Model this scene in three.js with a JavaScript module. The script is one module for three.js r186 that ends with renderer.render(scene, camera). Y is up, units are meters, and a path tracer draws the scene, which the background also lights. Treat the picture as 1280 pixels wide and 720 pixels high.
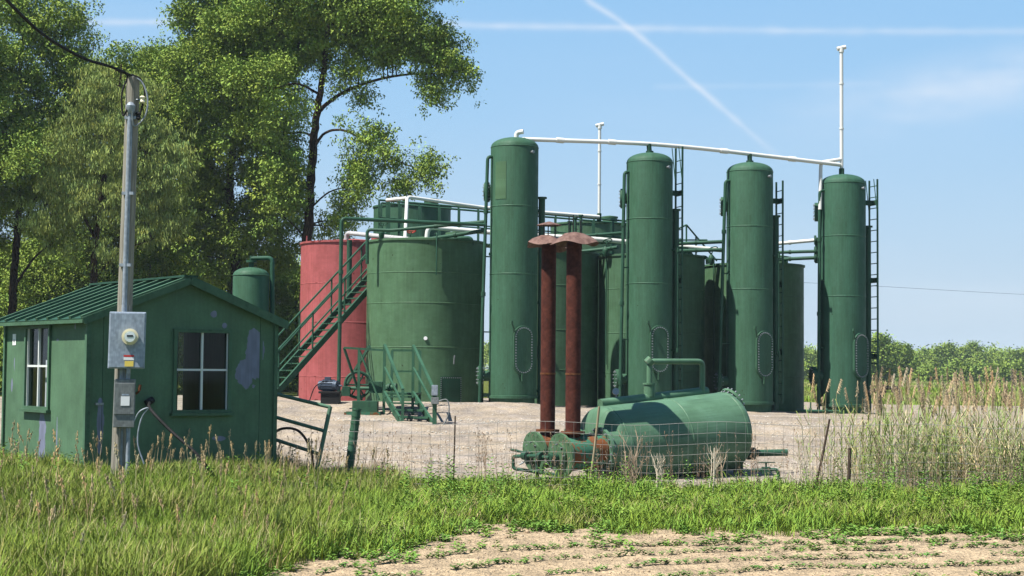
import * as THREE from 'three';
import { mergeGeometries, mergeVertices, toCreasedNormals } from 'three/addons/utils/BufferGeometryUtils.js';
import { RoundedBoxGeometry } from 'three/addons/geometries/RoundedBoxGeometry.js';
import { ImprovedNoise } from 'three/addons/math/ImprovedNoise.js';

const scene = new THREE.Scene();
const V = (x, y, z) => new THREE.Vector3(x, y, z);

// ---------------------------------------------------------------- camera (a 35 degree lens, held a touch out of level)
const F = 2000, EYE = 1.04;                        // focal length in photograph pixels, metres above the gravel pad
const camera = new THREE.PerspectiveCamera(2 * Math.atan(360 / F) * 180 / Math.PI, 16 / 9, 0.1, 3000);
camera.position.set(0, EYE, 0);
camera.rotation.order = 'YXZ';
camera.rotation.set(Math.atan(101 / F), 0, 0.5 * Math.PI / 180);
camera.updateMatrixWorld(true);
// a photograph pixel and a distance (metres along -z) give a point of the place
function ray(px, py) { return V((px - 640) / F, (360 - py) / F, -1).applyQuaternion(camera.quaternion); }
function P(px, py, d) { const r = ray(px, py); return r.multiplyScalar(d / -r.z).add(camera.position); }

// ---------------------------------------------------------------- random numbers and noise
let seed = 7;
function rnd() { seed = (seed + 0x6D2B79F5) | 0; let t = Math.imul(seed ^ (seed >>> 15), 1 | seed); t = (t + Math.imul(t ^ (t >>> 7), 61 | t)) ^ t; return ((t ^ (t >>> 14)) >>> 0) / 4294967296; }
const R = (a, b) => a + (b - a) * rnd();
const gauss = () => (rnd() + rnd() + rnd() + rnd() - 2) * 0.87;
const noise = new ImprovedNoise();
const n3 = (x, y, z) => noise.noise(x, y, z);
function fbm(x, y, z, o = 4) { let s = 0, a = 0.5; for (let i = 0; i < o; i++) { s += a * n3(x, y, z); x *= 2.03; y *= 2.03; z *= 2.03; a *= 0.5; } return s; }
const clamp = THREE.MathUtils.clamp, smooth = THREE.MathUtils.smoothstep, lerp = THREE.MathUtils.lerp;

// ---------------------------------------------------------------- sky (air, thin cirrus, aircraft trails) and sun
const SUN_AZ = 60 * Math.PI / 180, SUN_EL = 59 * Math.PI / 180;
const sunDir = V(-Math.cos(SUN_EL) * Math.sin(SUN_AZ), Math.sin(SUN_EL), Math.cos(SUN_EL) * Math.cos(SUN_AZ));
{
  const W = 4096, H = 2048, data = new Float32Array(W * H * 4);
  const stops = [[0, .56, .68, .775], [2, .535, .67, .79], [5, .465, .65, .83], [9, .365, .60, .86], [14, .275, .535, .85], [25, .145, .345, .66], [45, .07, .20, .45], [90, .042, .125, .32]];
  const ang = p => { const r = ray(...p); return [Math.atan2(r.x, -r.z), Math.asin(r.y / r.length())]; };
  const trails = [
    { pts: [[-300, 21], [300, 26], [560, 31], [760, 34], [900, 37], [1100, 39], [1280, 39], [1700, 37]].map(ang), w: .00125, a: x => .34 - .10 * smooth(x, .1, .3), soft: 1 },
    { pts: [[690, -60], [738, 3], [775, 26], [815, 58], [850, 90], [885, 120], [920, 150], [945, 172], [975, 198]].map(ang), w: .00092, a: x => .40 * (1 - smooth(x, .12, .185)) + .02, soft: 1.3 },
    { pts: [[820, 108], [960, 107], [1100, 104]].map(ang), w: .0011, a: x => .09, soft: 1 },
  ];
  for (const tr of trails) { tr.lo = Math.min(...tr.pts.map(p => p[1])) - .012; tr.hi = Math.max(...tr.pts.map(p => p[1])) + .012; }
  const CW = W / 4, CH = H / 8 + 1, cover = new Float32Array(CW * CH);
  for (let j = 0; j < CH; j++) for (let i = 0; i < CW; i++) {
    const el = j / (CH - 1) * Math.PI / 2, th = ((i + .125) / CW - .5) * 2 * Math.PI, s = Math.cos(el) / (Math.sin(el) + .12), u = Math.cos(th) * s, v = Math.sin(th) * s;
    cover[j * CW + i] = clamp(fbm(u * .55 + 3, v * .55, 1.5, 2) * 1.3 + .18, 0, 1) * (.13 + .34 * clamp(fbm(u * 1.1 + 9, v * 5.2, 7.7, 3) + .2, 0, 1));
  }
  for (let j = 0; j < H; j++) {
    const el = ((j + .5) / H - .5) * Math.PI, deg = Math.max(0, el * 180 / Math.PI);
    let k = 0; while (k < stops.length - 2 && deg > stops[k + 1][0]) k++;
    const t = clamp((deg - stops[k][0]) / (stops[k + 1][0] - stops[k][0]), 0, 1), base = [1, 2, 3].map(c => lerp(stops[k][c], stops[k + 1][c], t));
    const cy = Math.sin(el), ce = Math.cos(el);
    for (let i = 0; i < W; i++) {
      const th = ((i + .5) / W - .5) * 2 * Math.PI, x = ce * Math.cos(th), z = ce * Math.sin(th), o = (j * W + i) * 4;
      let c = 0;
      if (el > 0) {
        const gx = i / 4, gy = (j - H / 2) / 4, i0 = Math.floor(gx), j0 = Math.min(CH - 2, Math.floor(gy)), fx = gx - i0, fy = gy - j0;   // the cloud sheet overhead
        c = lerp(lerp(cover[j0 * CW + i0], cover[j0 * CW + (i0 + 1) % CW], fx), lerp(cover[(j0 + 1) * CW + i0], cover[(j0 + 1) * CW + (i0 + 1) % CW], fx), fy);
      }
      const az = Math.atan2(x, -z);
      if (el > 0 && el < .4 && Math.abs(az) < .6) {
        for (const tr of trails) {
          if (el < tr.lo || el > tr.hi) continue; let best = 9;
          for (let q = 0; q < tr.pts.length - 1; q++) {
            const [ax, ay] = tr.pts[q], [bx, by] = tr.pts[q + 1], dx = bx - ax, dy = by - ay;
            const f = clamp(((az - ax) * dx + (el - ay) * dy) / (dx * dx + dy * dy), 0, 1);
            best = Math.min(best, Math.hypot(az - ax - f * dx, el - ay - f * dy));
          }
          const w = tr.w * (1 + .5 * n3(az * 90, el * 90, 4));
          c += tr.a(az) * (1 + .5 * n3(az * 60, el * 60, 9)) * Math.exp(-Math.pow(best / w, 2) * .5 / tr.soft);
        }
        // the feathered cirrus patch
        if (el > .1 && el < .25) { const q = Math.exp(-Math.pow((az - .285) / .085, 2) - Math.pow((el - .172 - .14 * (az - .285)) / .016, 2));
        c += q * (.36 + .4 * fbm(az * 30, el * 90, 2.2, 3)); }
      }
      c = clamp(c, 0, .75);
      const cl = [.86, .89, .95];
      for (let ch = 0; ch < 3; ch++) data[o + ch] = lerp(base[ch], cl[ch], c) * .515;
      data[o + 3] = 1;
    }
  }
  const sky = new THREE.DataTexture(data, W, H, THREE.RGBAFormat, THREE.FloatType);
  sky.mapping = THREE.EquirectangularReflectionMapping; sky.magFilter = THREE.LinearFilter; sky.minFilter = THREE.LinearFilter; sky.needsUpdate = true;
  scene.background = sky; scene.environment = sky;
}
const sun = new THREE.DirectionalLight(new THREE.Color().setRGB(1, .955, .88), 5);
sun.position.copy(sunDir).multiplyScalar(120).add(V(0, 0, -35)); sun.target.position.set(0, 0, -35);
sun.castShadow = true; Object.assign(sun.shadow.camera, { left: -45, right: 45, top: 45, bottom: -45, near: 1, far: 260 }); sun.shadow.mapSize.set(4096, 4096); sun.shadow.bias = -0.0005;
scene.add(sun, sun.target);
const renderer = new THREE.WebGLRenderer({ antialias: true });
renderer.toneMapping = THREE.LinearToneMapping; renderer.toneMappingExposure = 2.05;
renderer.shadowMap.enabled = true;
scene.fog = new THREE.FogExp2(new THREE.Color().setRGB(.62, .74, .88), 0.0003);

// ---------------------------------------------------------------- textures (tileable value noise; material colour, grain and wear only)
function lattice(n, s) { let q = s >>> 0; const a = new Float32Array(n * n); for (let i = 0; i < n * n; i++) { q = (Math.imul(q, 1664525) + 1013904223) >>> 0; a[i] = q / 4294967296; } return (x, y) => { const i = Math.floor(x), j = Math.floor(y), f = x - i, g = y - j, u = f * f * (3 - 2 * f), v = g * g * (3 - 2 * g), A = (p, r) => a[((r % n + n) % n) * n + (p % n + n) % n]; return lerp(lerp(A(i, j), A(i + 1, j), u), lerp(A(i, j + 1), A(i + 1, j + 1), u), v); }; }
const LT = [8, 16, 32, 64, 128, 256].map((n, i) => [n, lattice(n, 99 + i * 31)]);
const tn = (u, v, lev) => LT[lev][1](u * LT[lev][0], v * LT[lev][0]);
function tex(n, fn, rep = [1, 1], color = true) {          // fn(u, v) -> [r, g, b] 0..1 sRGB
  const d = new Uint8Array(n * n * 4);
  for (let j = 0; j < n; j++) for (let i = 0; i < n; i++) { const c = fn((i + .5) / n, (j + .5) / n), o = (j * n + i) * 4; for (let k = 0; k < 3; k++) d[o + k] = clamp(c[k] * 255, 0, 255); d[o + 3] = 255; }
  const t = new THREE.DataTexture(d, n, n); t.wrapS = t.wrapT = THREE.RepeatWrapping; t.magFilter = THREE.LinearFilter; t.minFilter = THREE.LinearMipmapLinearFilter; t.generateMipmaps = true;
  t.repeat.set(...rep); if (color) t.colorSpace = THREE.SRGBColorSpace; t.needsUpdate = true; return t;
}
const g3 = v => [v, v, v];
// one sheet wrapped round a whole shell: chalky fading, drip marks [u, v, length, width, strength], rust spots [u, v, radius]; v runs up
function shellTex(w, h, drips, spots, rust, s0) {
  return tex(1024, (u, v) => {
    const b = tn(u * 2 + s0, v + s0, 1) * .45 + tn(u * 3, v * 2, 2) * .3 + tn(u * 2, v * 2, 4) * .25, run = tn(u * 2 + s0, v * .0625, 4);
    let k = .80 + .18 * b + .08 * (run - .5), a = 0, c = 0;
    for (const [du, dv, L, W, S] of drips) { const y = (dv - v) * h; if (y < -.02 || y > L) continue; const x = ((u - du + 1.5) % 1 - .5) * w + .012 * n3(y * 3, du * 90, s0); c = Math.max(c, S * Math.exp(-x * x / (W * W)) * (1 - y / L) * (.6 + .8 * tn(u * 4, v * 4, 5))); }
    for (const [su, sv, r] of spots) { const x = ((u - su + 1.5) % 1 - .5) * w, y = (v - sv) * h, q = Math.hypot(x, y) / r + .9 * (tn(u * 3, v * 3, 4) - .5); if (q < 1) a = 1; }
    if (tn(u * 5 + s0, v * 5, 5) > .972) k += .16;
    const m = Math.max(c, a * .8); return [lerp(k, rust[0], m), lerp(k, rust[1], m), lerp(k * (.97 + .05 * b), rust[2], m)];
  }, [1 / w, 1 / h]);
}
const dripList = (n, u0, u1, tops, L, S, s) => { let q = s; const r = () => { q = (Math.imul(q, 1664525) + 1013904223) >>> 0; return q / 4294967296; }, o = []; for (let i = 0; i < n; i++) o.push([(u0 + (u1 - u0) * r() + 1) % 1, tops[Math.floor(r() * tops.length)], L * (.3 + r()), .008 + .02 * r(), S * (.3 + .7 * r())]); return o; };
const spotList = (n, s) => { let q = s; const r = () => { q = (Math.imul(q, 1664525) + 1013904223) >>> 0; return q / 4294967296; }, o = []; for (let i = 0; i < n; i++) o.push([r(), r(), .01 + .035 * r() * r()]); return o; };
const pinkTex = shellTex(9.7, 4.7, dripList(26, -.3, .3, [.99, .74, .5, .17], .8, .5, 5), [...spotList(40, 9), [.93, .03, .10], [.90, .02, .08], [.96, .05, .07]], [.55, .42, .38], .1);
const tankTex = shellTex(10, 4.6, dripList(34, -.3, .3, [.99, .8, .62, .36], .7, .32, 15), spotList(30, 19), [.55, .5, .44], .3);
const columnTex = shellTex(3.9, 6.8, dripList(26, -.3, .3, [.955, .73, .47], .6, .35, 25), spotList(26, 29), [.62, .55, .46], .6);
// weathered enamel: chalky blotches, run marks, specks; uv in metres, one tile = 3 m
const paintTex = tex(512, (u, v) => { const b = tn(u, v, 0) * .5 + tn(u, v, 1) * .3 + tn(u, v, 3) * .2, run = tn(u * 1, v * .0625, 4) * .6 + tn(u, v * .125, 3) * .4; const sp = tn(u, v, 5) > .955 ? .12 : 0; const w = .78 + .20 * b + .11 * (run - .5) - .07 * smooth(tn(u + .4, v * .0625, 3), .78, .95) + sp; return [w * 1.0, w, w * (.97 + .05 * b)]; }, [1 / 3, 1 / 3]);
const paintRough = tex(256, (u, v) => g3(.42 + .22 * tn(u, v, 1) + .1 * tn(u, v, 3)), [1 / 3, 1 / 3], false);
const paintBump = tex(256, (u, v) => g3(.5 * tn(u, v, 0) + .3 * tn(u, v, 1) + .2 * tn(u, v, 2)), [1 / 3, 1 / 3], false);
const rustTex = tex(256, (u, v) => { const a = tn(u, v, 1) * .4 + tn(u, v, 2) * .35 + tn(u, v, 4) * .25; return [.62 + .5 * a, .55 + .55 * a, .52 + .5 * a]; });
const mixRust = tex(256, (u, v) => { const a = smooth(tn(u, v, 0) * .55 + tn(u, v, 2) * .3 + tn(u, v, 4) * .15, .42, .55); return [lerp(.22, .44, a), lerp(.40, .27, a), lerp(.32, .16, a)]; });
const gravelTex = tex(1024, (u, v) => { const f = tn(u, v, 5), m = tn(u, v, 4), c = tn(u, v, 0) * .6 + tn(u, v, 1) * .4, k = .63 + .16 * (f - .5) + .12 * (m - .5) + .16 * (c - .5); const warm = tn(u + .3, v + .1, 1); return [k * (1.07 + .04 * warm), k * (1.01 + .01 * warm), k * (.965 - .06 * warm)]; }, [1 / 4, 1 / 4]);
const gravelBump = tex(1024, (u, v) => g3(.65 * tn(u, v, 5) + .35 * tn(u, v, 4)), [1 / 4, 1 / 4], false);
const soilTex = tex(1024, (u, v) => { const k = .72 + .14 * (tn(u, v, 5) - .5) + .14 * (tn(u, v, 3) - .5) + .16 * (tn(u, v, 1) - .5); return [k * 1.0, k * .885, k * .73]; }, [1 / 3, 1 / 3]);
const soilBump = tex(1024, (u, v) => g3(.35 * tn(u, v, 5) + .35 * tn(u, v, 4) + .3 * tn(u, v, 3)), [1 / 3, 1 / 3], false);
const turfTex = tex(512, (u, v) => { const k = tn(u, v, 5) * .5 + tn(u, v, 3) * .5, p = tn(u, v, 1); return [.30 + .22 * k + .08 * p, .33 + .24 * k + .02 * p, .14 + .12 * k]; }, [1 / 4, 1 / 4]);
const woodTex = tex(256, (u, v) => { const k = .74 + .26 * (tn(u, v * .0625, 5) - .5) + .25 * (tn(u, v * .125, 3) - .5); return [k * 1.02, k * 1.0, k * .95]; }, [2, .4]);
const barkTex = tex(256, (u, v) => { const k = .55 + .5 * (tn(u, v * .25, 4) - .5) + .3 * (tn(u, v * .5, 2) - .5); return [k * 1.05, k * .95, k * .85]; }, [1.2, .4]);
const barkBump = tex(256, (u, v) => g3(tn(u, v * .25, 4)), [1.2, .4], false);
const galvTex = tex(256, (u, v) => { const k = .80 + .14 * (tn(u, v, 2) - .5) + .10 * (tn(u, v * .125, 4) - .5); return [k * .98, k, k * 1.03]; }, [1, 1]);

// ---------------------------------------------------------------- materials
const lin = (r, g, b) => new THREE.Color().setRGB(r, g, b);
const mat = (c, o = {}) => new THREE.MeshPhysicalMaterial({ color: c, roughness: .8, specularIntensity: .3, side: THREE.DoubleSide, ...o });   // weathered, chalky surfaces: little gloss
const shellPaint = (c, m, o = {}) => mat(c, { map: m, roughnessMap: paintRough, roughness: 1, bumpMap: paintBump, bumpScale: .006, ...o });
const paint = (c, o = {}) => mat(c, { map: paintTex, roughnessMap: paintRough, roughness: 1, bumpMap: paintBump, bumpScale: .003, ...o });
const M = {
  green: shellPaint(lin(.046, .116, .068), columnTex), greenB: shellPaint(lin(.043, .110, .065), columnTex), greenC: shellPaint(lin(.047, .117, .070), columnTex), greenD: shellPaint(lin(.041, .110, .068), columnTex),
  tank: shellPaint(lin(.079, .158, .082), tankTex), tankB: shellPaint(lin(.066, .138, .076), tankTex), vessel: paint(lin(.100, .200, .122), { roughness: .8 }),
  shed: paint(lin(.075, .155, .092)),
  roof: mat(lin(.030, .085, .055), { map: paintTex, roughness: .5, metalness: .1 }),
  pipe: mat(lin(.031, .09, .055), { map: paintTex, roughness: .5 }),
  rail: mat(lin(.042, .115, .068), { map: paintTex, roughness: .55 }),
  pink: shellPaint(lin(.36, .094, .094), pinkTex), rustStack: mat(lin(.085, .027, .020), { map: rustTex, roughness: .8 }), hood: mat(lin(.18, .12, .115), { map: rustTex, roughness: .7 }),
  rusty: mat(lin(1, 1, 1), { map: mixRust, roughness: .85 }), rust: mat(lin(.16, .07, .035), { map: rustTex, roughness: .95 }),
  white: mat(lin(.58, .58, .55), { roughness: .45 }), whiteWeathered: mat(lin(.62, .58, .55), { map: galvTex, roughness: .5 }),
  black: mat(lin(.018, .018, .018), { roughness: .55 }), cable: mat(lin(.012, .012, .012), { roughness: .7 }), steel: mat(lin(.40, .42, .41), { map: galvTex, metalness: .55, roughness: .45 }),
  galv: mat(lin(.40, .44, .47), { map: galvTex, roughness: .5, metalness: .2 }), boxGrey: mat(lin(.42, .48, .54), { map: galvTex, roughness: .5 }), boxOld: mat(lin(.26, .27, .25), { map: galvTex, roughness: .6 }),
  wood: mat(lin(.40, .39, .36), { map: woodTex, roughness: .95 }), stake: mat(lin(.42, .36, .26), { map: woodTex, roughness: .95 }), darkStake: mat(lin(.10, .075, .06), { map: woodTex, roughness: .95 }),
  bark: mat(lin(.15, .115, .085), { map: barkTex, bumpMap: barkBump, bumpScale: .03, roughness: 1 }), dry: mat(lin(.36, .27, .19), { roughness: 1 }), dryPale: mat(lin(.50, .43, .33), { roughness: 1 }),
  gravel: mat(lin(.64, .63, .60), { vertexColors: true, map: gravelTex, bumpMap: gravelBump, bumpScale: .02, roughness: 1 }), soil: mat(lin(.71, .71, .69), { map: soilTex, bumpMap: soilBump, bumpScale: .05, roughness: 1 }),
  turf: mat(lin(.65, .73, .6), { map: turfTex, bumpMap: soilBump, bumpScale: .08, roughness: 1 }),
  glass: new THREE.MeshPhysicalMaterial({ color: lin(.9, .95, .95), roughness: .04, transmission: 1, thickness: 0, ior: 1.3, side: THREE.DoubleSide }),
  inside: mat(lin(.16, .14, .12)), muntin: mat(lin(.55, .58, .56), { roughness: .6 }),
  cream: mat(lin(.62, .58, .42), { roughness: .4 }), motor: mat(lin(.09, .115, .15), { map: galvTex, roughness: .5, metalness: .2 }), wireM: mat(lin(.30, .29, .27), { roughness: .6, metalness: .3 }),
  labelRed: mat(lin(.55, .05, .04)), labelYellow: mat(lin(.72, .55, .12)), labelWhite: mat(lin(.75, .75, .75)),
};

// ---------------------------------------------------------------- building blocks
const originOf = new WeakMap(), taken = new Map();
function numbered(n) { const k = taken.get(n) || 0; taken.set(n, k + 1); return k ? n + '_' + String(k).padStart(3, '0') : n; }
function thing(name, label, category, base, group, kind) {
  const o = new THREE.Group(); o.name = numbered(name); o.position.copy(base); scene.add(o); originOf.set(o, base.clone());
  o.userData = { label, category }; if (group) o.userData.group = group; if (kind) o.userData.kind = kind; return o;
}
function merge(list) { const a = list.map(g => { let h = g.index ? g.toNonIndexed() : g; for (const k of Object.keys(h.attributes)) if (!['position', 'normal', 'uv'].includes(k)) h.deleteAttribute(k); return h; }); return a.length === 1 ? a[0] : mergeGeometries(a); }
function part(name, geos, m, parent, opt = {}) {            // geometries come in place coordinates
  const base = originOf.get(parent), g = merge([].concat(geos)).clone(); g.translate(-base.x, -base.y, -base.z);
  const o = new THREE.Mesh(g, m); o.name = name; o.castShadow = o.receiveShadow = true; parent.add(o); originOf.set(o, base);
  if (opt.label) o.userData.label = opt.label; if (opt.kind) o.userData.kind = opt.kind; return o;
}
function single(name, geos, m, label, category, group, kind) { // a thing that is one mesh
  const g = merge([].concat(geos)); g.computeBoundingBox(); const b = g.boundingBox, c = V((b.min.x + b.max.x) / 2, b.min.y, (b.min.z + b.max.z) / 2); g.translate(-c.x, -c.y, -c.z);
  const o = new THREE.Mesh(g, m); o.position.copy(c); o.name = numbered(name); o.castShadow = o.receiveShadow = true; o.userData = {}; if (label) o.userData.label = label; if (category) o.userData.category = category; if (group) o.userData.group = group; if (kind) o.userData.kind = kind; scene.add(o); return o;
}
// sweep a round (or n-sided) section along points; r is a number or a list
function sweep(pts, r, n = 10, caps = true) {
  const N = pts.length, pos = [], nor = [], uv = [], idx = []; let t0 = pts[1].clone().sub(pts[0]).normalize(), u = Math.abs(t0.y) < .95 ? V(0, 1, 0) : V(1, 0, 0); u.sub(t0.clone().multiplyScalar(u.dot(t0))).normalize(); let len = 0;
  const rr = i => Array.isArray(r) ? r[i] : r;
  for (let i = 0; i < N; i++) {
    const t = (i === 0 ? pts[1].clone().sub(pts[0]) : i === N - 1 ? pts[i].clone().sub(pts[i - 1]) : pts[i + 1].clone().sub(pts[i]).normalize().add(pts[i].clone().sub(pts[i - 1]).normalize())).normalize();
    u.sub(t.clone().multiplyScalar(u.dot(t))).normalize(); const w = t.clone().cross(u); if (i) len += pts[i].distanceTo(pts[i - 1]);
    for (let k = 0; k <= n; k++) { const a = k / n * 2 * Math.PI, d = u.clone().multiplyScalar(Math.cos(a)).add(w.clone().multiplyScalar(Math.sin(a))); pos.push(pts[i].x + d.x * rr(i), pts[i].y + d.y * rr(i), pts[i].z + d.z * rr(i)); nor.push(d.x, d.y, d.z); uv.push(k / n * 2 * Math.PI * rr(i), len); }
  }
  for (let i = 0; i < N - 1; i++) for (let k = 0; k < n; k++) { const a = i * (n + 1) + k, b = a + n + 1; idx.push(a, a + 1, b, b, a + 1, b + 1); }
  if (caps) for (const i of [0, N - 1]) { const c = pos.length / 3, t = (i ? pts[N - 1].clone().sub(pts[N - 2]) : pts[0].clone().sub(pts[1])).normalize(); pos.push(pts[i].x, pts[i].y, pts[i].z); nor.push(t.x, t.y, t.z); uv.push(0, 0); for (let k = 0; k <= n; k++) { const q = (i * (n + 1) + k) * 3; pos.push(pos[q], pos[q + 1], pos[q + 2]); nor.push(t.x, t.y, t.z); uv.push(.02 * k, .02); } for (let k = 0; k < n; k++) i ? idx.push(c, c + 1 + k, c + 2 + k) : idx.push(c, c + 2 + k, c + 1 + k); }
  const g = new THREE.BufferGeometry(); g.setAttribute('position', new THREE.Float32BufferAttribute(pos, 3)); g.setAttribute('normal', new THREE.Float32BufferAttribute(nor, 3)); g.setAttribute('uv', new THREE.Float32BufferAttribute(uv, 2)); g.setIndex(idx); return g;
}
const rod = (a, b, r, n = 8) => sweep([a, b], r, n);
function bend(pts, rad = .12, k = 5) {                      // round the corners of a pipe run
  const out = [pts[0]];
  for (let i = 1; i < pts.length - 1; i++) { const a = pts[i - 1], b = pts[i], c = pts[i + 1], r1 = Math.min(rad, a.distanceTo(b) * .45), r2 = Math.min(rad, c.distanceTo(b) * .45), p = b.clone().add(a.clone().sub(b).setLength(r1)), q = b.clone().add(c.clone().sub(b).setLength(r2)); for (let j = 0; j <= k; j++) { const t = j / k; out.push(p.clone().multiplyScalar((1 - t) * (1 - t)).add(b.clone().multiplyScalar(2 * t * (1 - t))).add(q.clone().multiplyScalar(t * t))); } }
  out.push(pts[pts.length - 1]); return out;
}
const pipe = (pts, r, rad, n = 10) => sweep(bend(pts, rad ?? Math.max(r * 2.2, .03)), r, n);
const curve = (pts, k = 24) => new THREE.CatmullRomCurve3(pts).getPoints(k);
function boxUV(g) { g = g.index ? g.toNonIndexed() : g; const p = g.attributes.position, n = g.attributes.normal, uv = new Float32Array(p.count * 2); for (let i = 0; i < p.count; i++) { const ax = Math.abs(n.getX(i)), ay = Math.abs(n.getY(i)), az = Math.abs(n.getZ(i)); const [a, b] = ay > ax && ay > az ? [p.getX(i), p.getZ(i)] : ax > az ? [p.getZ(i), p.getY(i)] : [p.getX(i), p.getY(i)]; uv[i * 2] = a; uv[i * 2 + 1] = b; } g.setAttribute('uv', new THREE.BufferAttribute(uv, 2)); return g; }
function frameM(x, y, z, o) { return new THREE.Matrix4().makeBasis(x, y, z).setPosition(o); }
function applyM(g, m4) { g.applyMatrix4(m4); if (m4.determinant() < 0) for (const k of ['position', 'normal', 'uv']) { const t = g.attributes[k]; if (!t) continue; const s = t.itemSize, r = t.array; for (let i = 0; i < t.count; i += 3) for (let j = 0; j < s; j++) { const q = r[(i + 1) * s + j]; r[(i + 1) * s + j] = r[(i + 2) * s + j]; r[(i + 2) * s + j] = q; } } return g; }
function box(w, h, d, c, m4, bevel = .006) { const b = Math.min(bevel, w * .3, h * .3, d * .3); const g = boxUV(new RoundedBoxGeometry(w, h, d, 1, b)); g.translate(c.x, c.y, c.z); if (m4) applyM(g, m4); return g; }
function flat(w, h, d, c, m4) { const g = boxUV(new THREE.BoxGeometry(w, h, d)); g.translate(c.x, c.y, c.z); if (m4) applyM(g, m4); return g; }
function bar(a, b, w, h, up = V(0, 1, 0)) {                 // rectangular bar from a to b: w across, h along up
  const t = b.clone().sub(a), L = t.length(); t.normalize(); let x = t.clone().cross(up).normalize(), y = x.clone().cross(t).normalize(); return flat(w, h, L, V(0, 0, 0), frameM(x, y, t.clone().negate(), a.clone().add(b).multiplyScalar(.5)));
}
function lathe(prof, seg = 48, at = V(0, 0, 0)) {           // profile [r, y]; uv in metres
  const pts = prof.map(([r, y]) => new THREE.Vector2(Math.max(r, 1e-4), y)), g = new THREE.LatheGeometry(pts, seg), p = g.attributes.position, uv = g.attributes.uv; let rmax = Math.max(...prof.map(q => q[0]));
  let acc = [0]; for (let i = 1; i < pts.length; i++) acc.push(acc[i - 1] + pts[i].distanceTo(pts[i - 1]));
  for (let i = 0; i < p.count; i++) uv.setXY(i, uv.getX(i) * 2 * Math.PI * rmax, acc[i % pts.length]);
  const h = toCreasedNormals(g, .6); h.translate(at.x, at.y, at.z); return h;
}
function disc(c, axis, r, t, n = 28) { const a = axis.clone().normalize(); return sweep([c.clone().addScaledVector(a, -t / 2), c.clone().addScaledVector(a, t / 2)], r, n); }
function bolts(c, axis, r, n, br = .012, len = .05) { const a = axis.clone().normalize(); let u = Math.abs(a.y) < .9 ? V(0, 1, 0) : V(1, 0, 0); u.sub(a.clone().multiplyScalar(u.dot(a))).normalize(); const w = a.clone().cross(u), out = []; for (let i = 0; i < n; i++) { const q = i / n * 2 * Math.PI, p = c.clone().addScaledVector(u, r * Math.cos(q)).addScaledVector(w, r * Math.sin(q)); out.push(rod(p.clone().addScaledVector(a, -len / 2), p.clone().addScaledVector(a, len / 2), br, 6)); } return merge(out); }
const qUp = (dir) => new THREE.Quaternion().setFromUnitVectors(V(0, 1, 0), dir.clone().normalize());
function instanced(name, geo, m, mats, cols, parent) {
  const o = new THREE.InstancedMesh(geo, m, mats.length); mats.forEach((q, i) => o.setMatrixAt(i, q)); if (cols) cols.forEach((c, i) => o.setColorAt(i, c)); o.name = parent ? name : numbered(name); o.castShadow = o.receiveShadow = true; (parent || scene).add(o); return o;
}

// ---------------------------------------------------------------- the lie of the land
function G(x, z) {
  const d = -z;
  let y = -0.9 + .05 * smooth(d, 18, 25);
  y += .87 * smooth(d, 27.5, 37.5);                                   // the pad is banked up
  y += .26 * smooth(-x, 2.6, 4.4) * smooth(d, 16, 20.5) * (1 - smooth(d, 25, 29));   // rise under the shed
  y += .17 * Math.exp(-Math.pow((d - 37.8) / 1.2, 2)) * smooth(-x, -1.6, -.2) * (1 - smooth(-x, 5.5, 8));   // ridge of gravel against the tanks
  y -= .021 * clamp(x - 1, 0, 14) * smooth(d, 34, 40);
  y += .035 * n3(x * .35, z * .35, .5) + (d > 27 ? .02 * n3(x * 1.1, z * 1.1, 2.5) * smooth(d, 27, 30) : 0);
  if (d > 120) y += .25 * smooth(d, 120, 400);
  return y;
}
const on = (x, z, dy = 0) => V(x, G(x, z) + dy, z);
const atPx = (px, d) => { const p = P(px, 460, d); return on(p.x, p.z); };
function sheet(name, x0, x1, d0, d1, cell, m, lift, inside, rough) {
  const nx = Math.ceil((x1 - x0) / cell), nz = Math.ceil((d1 - d0) / cell), pos = [], uv = [], idx = [];
  for (let j = 0; j <= nz; j++) for (let i = 0; i <= nx; i++) { const x = x0 + i * cell, z = -(d0 + j * cell); pos.push(x, G(x, z) + lift + (rough ? rough(x, z) : 0), z); uv.push(x, z); }
  for (let j = 0; j < nz; j++) for (let i = 0; i < nx; i++) { const x = x0 + (i + .5) * cell, z = -(d0 + (j + .5) * cell); if (inside && !inside(x, -z)) continue; const a = j * (nx + 1) + i, b = a + nx + 1; idx.push(a, a + 1, b, b, a + 1, b + 1); }
  const g = new THREE.BufferGeometry(); g.setAttribute('position', new THREE.Float32BufferAttribute(pos, 3)); g.setAttribute('uv', new THREE.Float32BufferAttribute(uv, 2)); g.setIndex(idx); g.computeVertexNormals();
  const o = new THREE.Mesh(g, m); o.name = name; o.receiveShadow = true; o.castShadow = true; o.userData = { kind: 'structure' }; scene.add(o); return o;
}
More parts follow.
